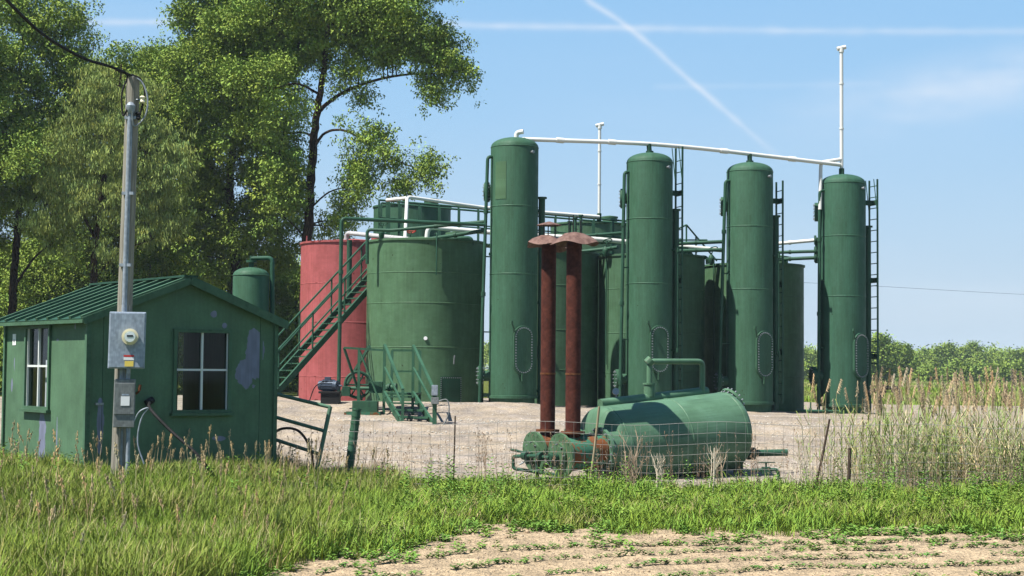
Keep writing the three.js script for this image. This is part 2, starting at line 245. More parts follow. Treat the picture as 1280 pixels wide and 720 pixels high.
// where the ploughed soil ends and the grass verge begins (distance from the camera for each x)
function soilEdge(x) { return 19.25 - 2.4 * smooth(-x, .2, 1.6) - 7 * smooth(-x, 1.4, 4) + .5 * n3(x * .9, 3.3, 0) + .45 * n3(x * 2.6, 8.3, 0) + .2 * n3(x * 7, 1.3, 0); }
function verge(x) { return 25.3 + .35 * n3(x * .7, 5.1, 0) + (x < -3 ? 1.2 * smooth(-x, 3, 5) : 0); }
{ // one ground sheet to the horizon: rows and columns widen with distance
  const xs = [], ds = [-60]; for (let x = -24; x <= 26.01; x += .5) xs.push(x); for (let x = 32, s = 6; x < 1600; s *= 1.35, x += s) xs.push(x); for (let x = -30, s = 6; x > -1600; s *= 1.35, x -= s) xs.unshift(x);
  for (let d = 4; d <= 66; d += .4) ds.push(d); for (let d = 70, s = 4; d < 2200; s *= 1.25, d += s) ds.push(d);
  const pos = [], uv = [], idx = []; for (const d of ds) for (const x of xs) { pos.push(x, G(x, -d) - .02, -d); uv.push(x, -d); }
  const n = xs.length; for (let j = 0; j < ds.length - 1; j++) for (let i = 0; i < n - 1; i++) { const a = j * n + i, b = a + n; idx.push(a, a + 1, b, b, a + 1, b + 1); }
  const g = new THREE.BufferGeometry(); g.setAttribute('position', new THREE.Float32BufferAttribute(pos, 3)); g.setAttribute('uv', new THREE.Float32BufferAttribute(uv, 2)); g.setIndex(idx); g.computeVertexNormals();
  const o = new THREE.Mesh(g, M.turf); o.name = 'ground'; o.userData = { kind: 'structure' }; o.receiveShadow = true; scene.add(o);
}
const crumb = (x, z) => .02 + .022 * n3(x * 2.6, z * 2.6, 1) + .018 * Math.max(0, n3(x * 7, z * 7, 4)) + .012 * n3(x * 15, z * 15, 6);
sheet('ploughed_field', -5.2, 10.5, 9, 20.2, .07, M.soil, .005, (x, d) => d < soilEdge(x) + .3, crumb);
const inPad = (x, d) => d > verge(x) && d < 53 + 9 * smooth(x, 6, 12) + n3(x * .4, 1, 1) && x > -15 - n3(d * .3, 2, 0) && x < 22 + n3(d * .3, 7, 0);
const gravelPad = sheet('gravel_pad', -17, 24, 24, 64, .16, M.gravel, .02, inPad, (x, z) => .03 + .024 * n3(x * 1.7, z * 1.7, 3) + .016 * n3(x * 5, z * 5, 8) - [29.6, 31.3, 33.2, 34.9].reduce((s, r) => s + .03 * Math.exp(-Math.pow((-z - r - .04 * (x - 1) * (x > 0 ? 1 : .4) - .3 * n3(x * .2, r, 0)) / .2, 2)), 0));   // with wheel ruts
{ // fines and grey stone in patches, warmer dust where wheels have ground it down
  const g = gravelPad.geometry, p = g.attributes.position, c = new Float32Array(p.count * 3);
  for (let i = 0; i < p.count; i++) { const x = p.getX(i), z = p.getZ(i), w = clamp(.5 + 1.1 * fbm(x * .22, z * .5, 5.5, 3), 0, 1), k = .93 + .16 * fbm(x * 1.3, z * 1.9, 2.5, 3); c[i * 3] = k * lerp(.95, 1.0, w); c[i * 3 + 1] = k * lerp(.96, .985, w); c[i * 3 + 2] = k * lerp(.99, .95, w); }
  g.setAttribute('color', new THREE.BufferAttribute(c, 3));
}

// ================================================================ storage tanks
const X = (px, d) => P(px, 460, d).x, Y = (px, py, d) => P(px, py, d).y;
function tank(name, label, cat, px, d, rad, topPy, m, group, o = {}) {
  const x = X(px, d), z = -d, y0 = (o.y0 ?? Math.min(G(x - rad, z), G(x + rad, z), G(x, z + rad), G(x, z))) - .05, y1 = Y(px, topPy, d), at = V(x, 0, z);
  const t = thing(name, label, cat, V(x, y0, z), group);
  part('shell', lathe([[rad, y0], [rad, y1]], 72, at), m, t);
  part('roof', lathe([[rad - .004, y1 - .03], [rad * .5, y1 + rad * .05], [.02, y1 + rad * .10]], 72, at), m, t);
  part('rim', lathe([[rad + .002, y1 - .06], [rad + .035, y1 - .055], [rad + .035, y1 - .002], [rad - .02, y1 + .004]], 72, at), m, t);
  for (const f of o.seams || [.25, .5, .78]) { const y = lerp(y0, y1, f); part('weld_seam', lathe([[rad + .001, y - .014], [rad + .007, y - .006], [rad + .007, y + .006], [rad + .001, y + .014]], 72, at), m, t); }
  for (const a of o.vseams || [-.9, .35]) { const q = V(x + Math.sin(a) * rad, 0, z + Math.cos(a) * rad), k = o.seams ? o.seams[1] : .5; part('weld_seam', rod(q.clone().setY(lerp(y0, y1, a > 0 ? k : 0)), q.clone().setY(lerp(y0, y1, a > 0 ? 1 : k)), .006, 5), m, t); }
  part('roof_hatch', [lathe([[.24, y1 + .02], [.24, y1 + .22]], 20, V(x + rad * .5, 0, z + .2)), lathe([[.27, y1 + .2], [.27, y1 + .25], [.02, y1 + .29]], 20, V(x + rad * .5, 0, z + .2))], m, t);
  return Object.assign(t, { info: null }), { t, x, z, y0, y1, rad, m };
}
const TG = 'green storage tanks in a row behind the columns';
const pinkT = tank('storage_tank', 'faded red storage tank behind the sloping stairway', 'tank', 440, 47, 1.54, 305, M.pink, 'storage tanks', { seams: [.17, .50, .74] });
part('lifting_lug', [bar(V(pinkT.x - 1.28, pinkT.y1 - .02, pinkT.z + .8), V(pinkT.x - 1.28, pinkT.y1 + .16, pinkT.z + .8), .1, .03, V(1, 0, 0))], M.pink, pinkT.t);
const tA = tank('storage_tank', 'wide green storage tank with a bolted cleanout plate, beside the red tank', 'tank', 531, 43.5, 1.6, 303, M.tank, 'storage tanks', { seams: [.36, .62, .8], vseams: [] });
const tB = tank('storage_tank', 'green storage tank behind the column nearest the red stacks', 'tank', 679, 44.2, 1.5, 317, M.tankB, 'storage tanks', { vseams: [-.5] });
const tC = tank('storage_tank', 'green storage tank directly behind the column that the long vessel overlaps', 'tank', 814, 44.1, 1.46, 321, M.tankB, 'storage tanks', { vseams: [-.6] });
const tD = tank('storage_tank', 'green storage tank at the field end of the row of tanks', 'tank', 942, 45.3, 1.40, 332, M.tank, 'storage tanks', { vseams: [-.6] });
const tE = tank('storage_tank', 'tall dark green storage tank whose top shows above the catwalk', 'tank', 513, 53, 1.28, 259, M.green, 'storage tanks', {});
const tF = tank('storage_tank', 'green storage tank whose top shows behind the white vent post', 'tank', 736, 52, 1.28, 281, M.tankB, 'storage tanks', {});
// cleanout plate of the wide tank
{
  const a0 = .50, w = .62, { x, z, rad, t } = tA, y0 = G(x + .8, z + rad) + .05, g = [], b = [], n = 10;
  const pos = []; const pl = (a, y, r) => V(x + Math.sin(a) * r, y, z + Math.cos(a) * r);
  const h = .72, prof = []; for (let i = 0; i < n; i++) { const a = a0 + w / rad * (i / n - .5), c = a0 + w / rad * ((i + 1) / n - .5); g.push(bar(pl((a + c) / 2, y0, rad + .012), pl((a + c) / 2, y0 + h, rad + .012), w / n * 1.03, .03, V(Math.sin(a), 0, Math.cos(a)))); }
  const cp = part('cleanout_plate', g, M.pipe, t, { label: 'dark bolted cleanout plate' });
  for (let i = 0; i <= 13; i++) { const f = i / 13; for (const s of [-.46, .46]) b.push(disc(pl(a0 + s * w / rad, y0 + .03 + f * (h - .06), rad + .035), V(Math.sin(a0), 0, Math.cos(a0)), .013, .02, 6)); if (i < 11) b.push(disc(pl(a0 + w / rad * (i / 10 - .5) * .9, y0 + h - .03, rad + .035), V(Math.sin(a0), 0, Math.cos(a0)), .013, .02, 6)); }
  part('bolts', b, M.steel, cp, { kind: 'stuff' });
  part('thermometer', rod(pl(.55, y0 + 1.05, rad), pl(.55, y0 + 1.28, rad + .04), .022, 8), M.steel, t);
  part('gauge_tag', [disc(pl(.06, y0 + 1.72, rad + .02), V(.06, 0, 1), .05, .03, 14)], M.labelWhite, t);
}
// conduits clipped to the tank walls
for (const [T, a] of [[tC, -1.02], [tD, -1.0], [tA, .22]]) { const q = r => V(T.x + Math.sin(a) * r, 0, T.z + Math.cos(a) * r); part('wall_conduit', pipe([q(T.rad - .2).setY(T.y1 + .12), q(T.rad + .06).setY(T.y1 + .12), q(T.rad + .06).setY(lerp(T.y0, T.y1, T === tA ? .78 : .3))], .02), M.pipe, T.t); }

// ================================================================ treating columns
const cols = [];
function column(px, d, topPy, rad, baseDy, manAz, m, label, lad, o = {}) {
  const x = X(px, d), z = -d, yt = Y(px, topPy, d), yb = G(x, z), yr = yb + .26, at = V(x, 0, z), t = thing('treating_column', label, 'column', V(x, yb - .03, z), 'tall green treating columns');
  const dir = a => V(Math.sin(a), 0, Math.cos(a)), pt = (a, r, y) => V(x + Math.sin(a) * r, y, z + Math.cos(a) * r);
  const yk = yt - .27, prof = [[rad, yr], [rad, yk]]; for (let i = 1; i <= 9; i++) { const q = i / 9 * Math.PI / 2; prof.push([rad * Math.cos(q), yk + .27 * Math.pow(Math.sin(q), .92)]); }
  part('shell', lathe(prof, 64, at), m, t);
  part('skirt', lathe([[rad - .05, yb - .03], [rad - .05, yr + .02]], 48, at), m, t);
  part('base_ring', lathe([[rad - .06, yr - .02], [rad + .03, yr - .02], [rad + .03, yr + .05], [rad - .01, yr + .06]], 64, at), m, t);
  for (const y of [yk, lerp(yr, yk, .49), lerp(yr, yk, .76)]) part('weld_seam', lathe([[rad + .001, y - .016], [rad + .008, y - .006], [rad + .008, y + .006], [rad + .001, y + .016]], 64, at), m, t);
  // obround manway with its bolts and davit
  {
    const yc = Y(px, o.manPy, d), w = .265, h = .345, c = pt(manAz, rad, yc), n = dir(manAz), s = V(n.z, 0, -n.x), M4 = frameM(s, V(0, 1, 0), n, c);
    const outline = (e) => { const q = new THREE.Shape(), r = w - e; q.moveTo(-r, -h); q.lineTo(-r, h); q.absarc(0, h, r, Math.PI, 0, true); q.lineTo(r, -h); q.absarc(0, -h, r, 0, -Math.PI, true); return q; };
    const ext = (e, a, b) => { const g = boxUV(new THREE.ExtrudeGeometry(outline(e), { depth: b - a, bevelEnabled: true, bevelSize: .008, bevelThickness: .008, bevelSegments: 2, curveSegments: 14 })); g.translate(0, 0, a); g.applyMatrix4(M4); return g; };
    const mw = part('manway', ext(.03, -.2, .012), m, t); part('cover_plate', ext(-.005, .012, .045), m, mw);
    const b = []; for (let i = 0; i < 44; i++) { const per = 4 * h + 2 * Math.PI * w; let q = i / 44 * per, lx, ly; const r = w - .045; if (q < 2 * h) { lx = r; ly = -h + q; } else if (q < 2 * h + Math.PI * w) { const a = (q - 2 * h) / w; lx = r * Math.cos(a); ly = h + r * Math.sin(a); } else if (q < 4 * h + Math.PI * w) { lx = -r; ly = h - (q - 2 * h - Math.PI * w); } else { const a = (q - 4 * h - Math.PI * w) / w; lx = -r * Math.cos(a); ly = -h - r * Math.sin(a); } const p = V(lx, ly, .05).applyMatrix4(M4); b.push(rod(p, p.clone().addScaledVector(n, .03), .016, 6)); }
    part('bolts', b, M.steel, mw, { kind: 'stuff' });
    part('davit', [pipe([V(-w + .02, h + .05, -.02).applyMatrix4(M4), V(-w - .02, h + .22, .06).applyMatrix4(M4), V(-w - .1, h + .34, .1).applyMatrix4(M4)], .022), disc(V(-w - .1, h + .35, .1).applyMatrix4(M4), V(0, 1, 0), .04, .07, 10), pipe([V(-.05, -h - w + .02, .08).applyMatrix4(M4), V(-.04, -h - w - .17, .06).applyMatrix4(M4)], .025)], m, mw);
  }
  // downcomer on the sunny side
  const aL = o.aL ?? -1.18, off = rad + .13, yTop = Y(px, o.pipePy, d), lean = o.lean ?? .1;
  const dn = part('downcomer', pipe([pt(aL, rad - .05, yTop), pt(aL, off, yTop), pt(aL, off + lean, yb + .02)], .045), M.pipe, t);
  for (const f of [.12, .45, .78]) { const y = lerp(yb, yTop, f), e = lerp(off + lean, off, f); part('union', [disc(pt(aL, e, y), V(0, 1, 0), .062, .1, 12)], M.pipe, dn); }
  part('clamp', [bar(pt(aL, rad - .02, lerp(yb, yTop, .6)), pt(aL, off + lean * .4, lerp(yb, yTop, .6)), .05, .03), bar(pt(aL, rad - .02, lerp(yb, yTop, .3)), pt(aL, off + lean * .7, lerp(yb, yTop, .3)), .05, .03)], M.pipe, t);
  // flanged nozzles
  for (const [py, a, r, reach] of [[o.flA ?? topPy + 70, -1.72, .26, .07], [o.flB ?? 472, -1.45, .25, .2]]) { const y = Y(px, py, d), c = pt(a, rad + reach, y), nz = part('nozzle', [rod(pt(a, rad - .12, y), c, r * .55, 16), disc(c, dir(a), r, .05), disc(pt(a, rad + reach + .055, y), dir(a), r, .05)], m, t); part('bolts', bolts(pt(a, rad + reach + .03, y), dir(a), r * .8, 12, .014, .17), M.steel, nz, { kind: 'stuff' }); }
  part('plug', [rod(pt(.75, rad - .02, yk - .16), pt(.75, rad + .07, yk - .16), .03, 10), disc(pt(.75, rad + .08, yk - .16), dir(.75), .04, .03, 10)], M.steel, t);
  // level column on the shaded side
  const yl = Y(px, o.levPy, d), aR = o.aR ?? 1.75, lc = pt(aR, rad + .11, 0);
  part('level_column', [rod(lc.clone().setY(yb + .1), lc.clone().setY(yl), .085, 14), disc(lc.clone().setY(yl + .01), V(0, 1, 0), .13, .045, 18)], M.pipe, t);
  for (const f of [.08, .5, .94]) { const y = lerp(yb, yl, f); part('stub', rod(pt(aR, rad - .03, y), pt(aR, rad + .13, y), .04, 10), M.pipe, t); }
  if (o.gauge) { const q = pt(1.2, rad + .16, 0); part('sight_glass', [rod(q.clone().setY(yb + 1.5), q.clone().setY(yb + 4.3), .02, 8), rod(pt(1.2, rad - .02, yb + 1.6), q.clone().setY(yb + 1.6), .02, 8), rod(pt(1.2, rad - .02, yb + 4.2), q.clone().setY(yb + 4.2), .02, 8), disc(q.clone().setY(yb + 1.6), V(0, 1, 0), .045, .12, 10), disc(q.clone().setY(yb + 4.2), V(0, 1, 0), .045, .12, 10)], M.pipe, t); }
  // ladder, seen almost edge on
  if (lad) {
    const yA = Y(px, lad.top, d), c = V(x + lad.dx, 0, z + lad.dz), s = V(Math.sin(lad.az), 0, Math.cos(lad.az)), ra = c.clone().addScaledVector(s, -.2), rb = c.clone().addScaledVector(s, .2), L = part('ladder', [bar(ra.clone().setY(yb + .25), ra.clone().setY(yA), .05, .022, s), bar(rb.clone().setY(yb + .25), rb.clone().setY(yA), .05, .022, s)], M.pipe, t);
    for (let y = yb + .5; y < yA - .1; y += .305) part('rung', rod(ra.clone().setY(y), rb.clone().setY(y), .013, 6), M.pipe, L);
    for (const py of lad.brackets) { const y = Y(px, py, d); part('bracket', [bar(pt(Math.atan2(lad.dx, lad.dz), rad - .05, y), c.clone().setY(y), .03, .14), bar(ra.clone().setY(y), rb.clone().setY(y), .03, .14)], M.pipe, t); }
    if (lad.flare) for (const r of [ra, rb]) part('hoop_bar', [rod(r.clone().setY(yA - 1.0), r.clone().add(V(-.1, 0, 0)).setY(yA), .012, 6)], M.pipe, t);
  }
  cols.push({ t, x, z, yt, yb, rad, pt, m }); return t;
}
column(641, 41, 172, .615, 0, .42, M.green, 'green treating column with a patched plate, behind the two red stacks', null, { manPy: 438, pipePy: 198, levPy: 247, flA: 240, flB: 470, lean: .16 });
column(811, 41.7, 191, .605, 0, .36, M.greenB, 'green treating column rising behind the long horizontal vessel', { dx: .80, dz: -.28, az: .35, top: 182, brackets: [240, 350], flare: true }, { manPy: 437, pipePy: 217, levPy: 262, flA: 248, flB: 474, gauge: true });
column(937, 42.8, 203, .62, 0, .5, M.greenC, 'green treating column rising behind the far end of the horizontal vessel', { dx: .84, dz: -.25, az: .28, top: 225, brackets: [250, 355, 440], flare: false }, { manPy: 443, pipePy: 228, levPy: 270, flA: 258, flB: 477, lean: .2, gauge: true });
column(1054, 43.8, 218, .615, 0, .62, M.greenD, 'green treating column at the reed bed end, under the tall white vent', { dx: .86, dz: -.1, az: .35, top: 224, brackets: [253, 350, 445], flare: true }, { manPy: 445, pipePy: 240, levPy: 283, flA: 265, flB: 470, lean: .05 });
{ const c = cols[0], a = -.62, n = V(Math.sin(a), 0, Math.cos(a)), y = Y(620, 228, 41), g = []; for (let i = 0; i < 6; i++) { const q = a + (i - 2.5) * .09; g.push(bar(c.pt(q, c.rad + .004, y - .48), c.pt(q, c.rad + .004, y + .48), .058, .008, V(Math.sin(q), 0, Math.cos(q)))); } part('patch_plate', g, M.tank, c.t, { label: 'faded rectangular patch plate' }); }

// ================================================================ overhead white vent line and vent posts
{
  const pts = [[653, 174, 40.9], [700, 175.5, 41.1], [760, 177.5, 41.4], [811, 180, 41.7], [880, 186, 42.3], [937, 192.5, 42.8], [1000, 200, 43.3], [1050, 206, 43.75]].map(a => P(...a));
  const t = thing('vent_line', 'white overhead pipe linking the tops of the four green columns', 'pipe', pts[0]);
  part('run', sweep(curve(pts, 40), .055, 12), M.white, t);
  for (const [px, py, d] of [[765, 177.7, 41.42], [700, 175.5, 41.1], [905, 188.8, 42.5], [990, 198.8, 43.25]]) part('coupling', rod(P(px - 4.5, py - .5, d - .02), P(px + 4.5, py + .4, d + .03), .072, 12), M.white, t);
  for (const [k, px, py, d] of [[1, 811, 180, 41.7], [2, 937, 192.5, 42.8]]) { const c = cols[k]; part('riser', [rod(V(c.x, c.yt - .05, c.z), P(px, py, d), .065, 12), disc(V(c.x, c.yt + .02, c.z), V(0, 1, 0), .1, .05, 16)], M.pipe, t); }
  part('end_nipple', rod(V(P(655, 176, 40.9).x, cols[0].yt - .12, -40.85), P(655, 173, 40.88), .05, 10), M.pipe, t);
  const g = thing('vent_elbow', 'short white elbow on the dome of the column by the red stacks', 'pipe', V(cols[0].x, cols[0].yt - .04, cols[0].z));
  part('elbow', pipe([V(cols[0].x + .04, cols[0].yt - .06, cols[0].z), V(cols[0].x + .04, cols[0].yt + .13, cols[0].z), V(cols[0].x + .22, cols[0].yt + .15, cols[0].z + .05)], .06, .09), M.white, g);
}
function ventPost(label, px, d, py0, py1, r, foot) {
  const a = P(px, py0, d), b = P(px + (py0 - py1) * .006, py1, d), t = thing('vent_post', label, 'vent', a, 'white vent posts');
  b.x = a.x; b.z = a.z;
  part('pipe', rod(a, b, r, 12), M.white, t);
  part('cap', [rod(b.clone().add(V(-.12, -.03, 0)), b.clone().add(V(.12, .03, 0)), r * 1.15, 12), rod(b.clone().add(V(0, -.12, 0)), b.clone().add(V(0, .02, 0)), r * 1.4, 12)], M.white, t);
  if (foot) part('foot_nipple', rod(a.clone().add(V(0, -.22, 0)), a.clone().add(V(0, .03, 0)), r * 1.5, 12), M.pipe, t);
  for (const f of [.33, .7]) part('coupling', rod(a.clone().lerp(b, f), a.clone().lerp(b, f + .012), r * 1.3, 12), M.white, t);
  return t;
}
ventPost('tall white vent post standing on the column by the reed bed', 1052, 43.8, 212, 60, .05, true);
ventPost('white vent post rising from the catwalk behind the red stacks', 749, 47.2, 268, 156, .045, true);
{
  const t = thing('vent_branch', 'white branch pipe turning down beside the column at the reed bed end', 'pipe', P(1028, 260, 43.5));
  part('run', pipe([P(1052, 199, 43.8), P(1026, 203, 43.6), P(1025, 262, 43.5)], .05), M.white, t);
}

// ================================================================ catwalk and pipework on the tank tops
{
  const A = P(474, 250, 46.2), B = P(790, 277, 47.6), yd = V(0, -1.02, 0);
  const t = thing('catwalk', 'green railed catwalk running behind the tank tops', 'walkway', A.clone().add(yd));
  const dirn = B.clone().sub(A).normalize(), back = V(-dirn.z, 0, dirn.x).negate().multiplyScalar(-.75);
  for (const o of [V(0, 0, 0), V(0, 0, -.8)]) {
    part('top_rail', rod(A.clone().add(o), B.clone().add(o), .03, 8), M.pipe, t); part('mid_rail', rod(A.clone().add(o).add(V(0, -.5, 0)), B.clone().add(o).add(V(0, -.5, 0)), .022, 8), M.pipe, t);
    const n = 13; for (let i = 0; i <= n; i++) { const p = A.clone().lerp(B, i / n).add(o); part('post', bar(p, p.clone().add(yd), .055, .055, V(0, 0, 1)), M.pipe, t); }
  }
  for (let i = 0; i < 12; i++) { const p = A.clone().lerp(B, i / 12), q = A.clone().lerp(B, (i + .96) / 12); part('deck_plate', bar(p.clone().add(V(0, -1.04, -.4)), q.clone().add(V(0, -1.04, -.4)), .86, .05), M.pipe, t); }
  for (const f of [.02, .3, .6, .98]) { const p = A.clone().lerp(B, f).add(V(0, -1.06, -.4)); part('support_leg', bar(p, V(p.x, G(p.x, p.z) - .02, p.z), .1, .1, V(0, 0, 1)), M.pipe, t); }
  part('broad_post', [bar(P(485, 252, 46.1), P(485, 300, 46.1), .13, .06, V(0, 0, 1))], M.pipe, t);
}
let vpipe = 0;
function tankPipe(label, pts, r, m, name = 'transfer_pipe', extra) {
  const q = pts.map(a => P(...a)), t = thing(name, label, 'pipe', q[0].clone(), 'pipes over the tank tops'); part('run', pipe(q, r, r * 2.5), m, t);
  const n = q.length; part('coupling', rod(q[n - 2].clone().lerp(q[n - 1], .46), q[n - 2].clone().lerp(q[n - 1], .5), r * 1.3, 12), m, t); if (extra) for (const e of extra) part(...e, t); return t;
}
tankPipe('white pipe bent square above the wide green tank and along the catwalk rail', [[506, 306, 43.6], [509, 246, 44.6], [600, 259, 46.1], [749, 271, 47.15]], .05, M.white, 'vent_pipe');
tankPipe('short white pipe stub pointing away from the square bend over the catwalk', [[509, 247.5, 44.55], [484, 250, 45.9]], .05, M.white, 'vent_pipe');
tankPipe('long white header pipe leaving the wide green tank by an elbow', [[533, 305, 42.7], [535, 284, 42.7], [605, 290, 43.0], [745, 299, 43.4], [905, 313, 44.4]], .065, M.white, 'header_pipe');
tankPipe('white pipe with a rusty bend crossing from the red tank to the wide green tank', [[433, 312, 45.6], [433, 291, 45.6], [530, 301, 43.1], [531, 310, 43.1]], .065, M.whiteWeathered, 'header_pipe');
tankPipe('white pipe reaching the column at the reed bed end', [[955, 306, 44.6], [1023, 300, 44.2]], .05, M.white, 'header_pipe');
const greens = [
  ['green pipe climbing from the wide tank edge to the column by the red stacks', [[459, 330, 42.3], [459, 287, 42.3], [490, 288, 42.2], [606, 277, 41.6]], .045],
  ['upper green pipe sloping between the wide tank and the column by the red stacks', [[535, 306, 42.4], [536, 299, 42.4], [606, 288, 41.7]], .055],
  ['lower green pipe lying on the wide tank with a downturned end', [[545, 300, 42.6], [589, 297, 42.6], [590, 307, 42.6]], .055],
  ['green pipe lowest over the tank behind the red stacks', [[722, 315, 43.4], [758, 311, 43.2], [772, 309, 43.0]], .05],
  ['green pipe passing just below the white header by the red stacks', [[700, 304, 43.6], [780, 302, 43.6]], .05],
  ['green pipe above the white header by the red stacks', [[715, 296, 44.6], [780, 291, 44.6]], .045],
  ['upper green pipe joining the two columns behind the horizontal vessel', [[838, 305, 43.6], [905, 302, 43.4]], .05],
  ['lower green pipe joining the two columns behind the horizontal vessel', [[838, 314, 43.4], [905, 312, 43.2]], .05],
  ['bottom green pipe turning down at the column behind the vessel end', [[838, 322, 43.9], [884, 321, 43.6], [884, 330, 43.6]], .045],
  ['upper of two green pipes feeding the column at the reed bed end', [[955, 316, 44.5], [1023, 314, 44.0]], .045],
  ['lower of two green pipes feeding the column at the reed bed end', [[955, 325, 44.5], [1023, 322, 44.0]], .05],
];
for (const [l, p, r] of greens) tankPipe(l, p, r, M.pipe);
{ // flanged header where those pipes meet the last column, and small valves on the tank tops
  const t = thing('pipe_manifold', 'short upright flanged pipe left of the column at the reed bed end, joining three pipes', 'pipe', P(1020, 330, 44.05)); t.userData.label = 'short upright flanged pipe joining three pipes beside the column at the reed bed end';
  part('barrel', rod(P(1021, 329, 44.05), P(1021, 297, 44.05), .05, 12), M.pipe, t); for (const py of [300, 314, 322]) part('flange', disc(P(1019, py, 44.05), V(1, 0, .1), .13, .05, 18), M.pipe, t);
}
const valveSpots = [[512, 300, 43.2, 'on the wide tank near the square white bend'], [477, 290, 43.6, 'at the sun-facing edge of the wide tank roof'], [757, 312, 43.2, 'beside the lowest pipe behind the red stacks'], [889, 322, 43.5, 'below the pipes of the column behind the vessel end']];
for (const [px, py, d, where] of valveSpots) {
  const c = P(px, py, d), t = thing('gate_valve', 'small ' + (px === 512 ? 'red wheeled' : 'green') + ' gate valve ' + where, 'valve', c.clone().add(V(0, -.2, 0)), 'valves on the tank tops'), m = px === 512 ? M.rust : M.pipe;
  part('body', [lathe([[.04, -.2], [.07, -.14], [.09, -.02], [.06, .05], [.03, .09]], 14, c)], M.pipe, t); part('stem', rod(c.clone().add(V(0, .05, 0)), c.clone().add(V(.05, .24, .02)), .016, 6), M.pipe, t);
  const wheel = new THREE.TorusGeometry(.12, .016, 6, 20); wheel.applyQuaternion(new THREE.Quaternion().setFromAxisAngle(V(1, 0, .3).normalize(), 1.3)); wheel.translate(c.x + .05, c.y + .24, c.z + .02); part('hand_wheel', [wheel, rod(c.clone().add(V(-.06, .24, .02)), c.clone().add(V(.16, .24, .02)), .012, 5)], px === 512 ? mat(lin(.4, .05, .04)) : M.pipe, t);
}
// vents and thief hatches in the row behind
for (const [px, py, d, h] of [[712, 292, 46.4, .62], [719, 292, 46.3, .85], [726, 293, 46.2, 1.0]]) { const c = P(px, py, d); single('riser_pipe', [rod(c.clone().add(V(0, -.9, 0)), c.clone().add(V(0, h * .55, 0)), .045, 8), disc(c.clone().add(V(0, h * .55, 0)), V(0, 1, 0), .07, .05, 10)], M.pipe, (h < .7 ? 'shortest' : h < .9 ? 'middle-height' : 'tallest') + ' of three dark riser pipes between the tanks behind the red stacks', 'pipe', 'dark riser pipes'); }
{ // sloping handrail beyond the columns
  const t = thing('stair_handrail', 'green handrail sloping down between the two columns behind the vessel', 'handrail', P(858, 322, 47));
  part('rail', [rod(P(846, 287, 47), P(858, 281, 47), .026, 8), rod(P(858, 281, 47), P(896, 326, 47.6), .026, 8), rod(P(850, 300, 47), P(884, 300, 47.3), .022, 8)], M.pipe, t); part('post', rod(P(858, 281, 47), P(858, 322, 47), .026, 8), M.pipe, t); part('post', rod(P(870, 296, 47.2), P(870, 326, 47.2), .026, 8), M.pipe, t); part('stringer', bar(P(848, 300, 47.3), P(884, 345, 47.8), .05, .16), M.pipe, t);
}
// the tall pipe frame before the wide tank
{
  const b = P(423, 505, 39.6); b.y = G(b.x, b.z) - .03; const t = thing('stand_pipe', 'tall green pipe standing before the red tank with a long level arm', 'pipe', b);
  part('upright', sweep(bend([b, P(427, 273, 39.6), P(606, 281, 40.7)], .12), .048, 12), M.pipe, t);
  part('brace', bar(P(462, 433, 38.0), P(424, 496, 39.5), .05, .08), M.pipe, t);
  for (const [px, py] of [[425, 400], [426, 340]]) part('coupling', disc(P(px, py, 39.6), V(0, 1, 0), .062, .1, 12), M.rail, t);
  part('standpipe', rod(P(437, 300, 45.0), P(436, 380, 45.0), .075, 10), M.pipe, t);
}

// ================================================================ sloping stairway to the tank tops
{
  const w = V(.30, 0, .42).normalize().multiplyScalar(.36), lo = P(322, 512, 39.6), hi = P(476, 336, 44.9); lo.y = G(lo.x, lo.z) + .02;
  const t = thing('tank_stairway', 'long green open stairway climbing in front of the red tank', 'stairs', lo.clone());
  const n = 21;
  for (const s of [-1, 1]) { const o = w.clone().multiplyScalar(s); part('stringer', bar(lo.clone().add(o), hi.clone().add(o), .045, .17), M.pipe, t); part('handrail', rod(lo.clone().add(o).add(V(0, 1.05, 0)), hi.clone().add(o).add(V(0, 1.05, 0)), .026, 8), M.pipe, t); part('knee_rail', rod(lo.clone().add(o).add(V(0, .62, 0)), hi.clone().add(o).add(V(0, .62, 0)), .022, 8), M.pipe, t); for (const f of [.1, .36, .62, .88]) { const p = lo.clone().lerp(hi, f).add(o); part('post', rod(p, p.clone().add(V(0, 1.05, 0)), .024, 8), M.pipe, t); } }
  const run = hi.clone().sub(lo).setY(0).normalize(), wd = w.clone().normalize();
  for (let i = 1; i < n; i++) { const p = lo.clone().lerp(hi, i / n); part('tread', flat(.70, .03, .24, V(0, 0, 0), frameM(wd, V(0, 1, 0), wd.clone().cross(V(0, 1, 0)), p)), M.rail, t); }
  const L = hi.clone(); part('landing', flat(1.0, .05, .9, V(.55, .0, 0), frameM(V(1, 0, 0), V(0, 1, 0), V(0, 0, 1), L)), M.pipe, t); part('support_leg', bar(L.clone().add(V(.3, 0, .2)), V(L.x + .3, G(L.x, L.z) - .02, L.z + .2), .08, .08, V(0, 0, 1)), M.pipe, t); part('support_leg', bar(L.clone().add(V(.3, 0, -.3)), V(L.x + .3, G(L.x, L.z) - .02, L.z - .3), .08, .08, V(0, 0, 1)), M.pipe, t);
}
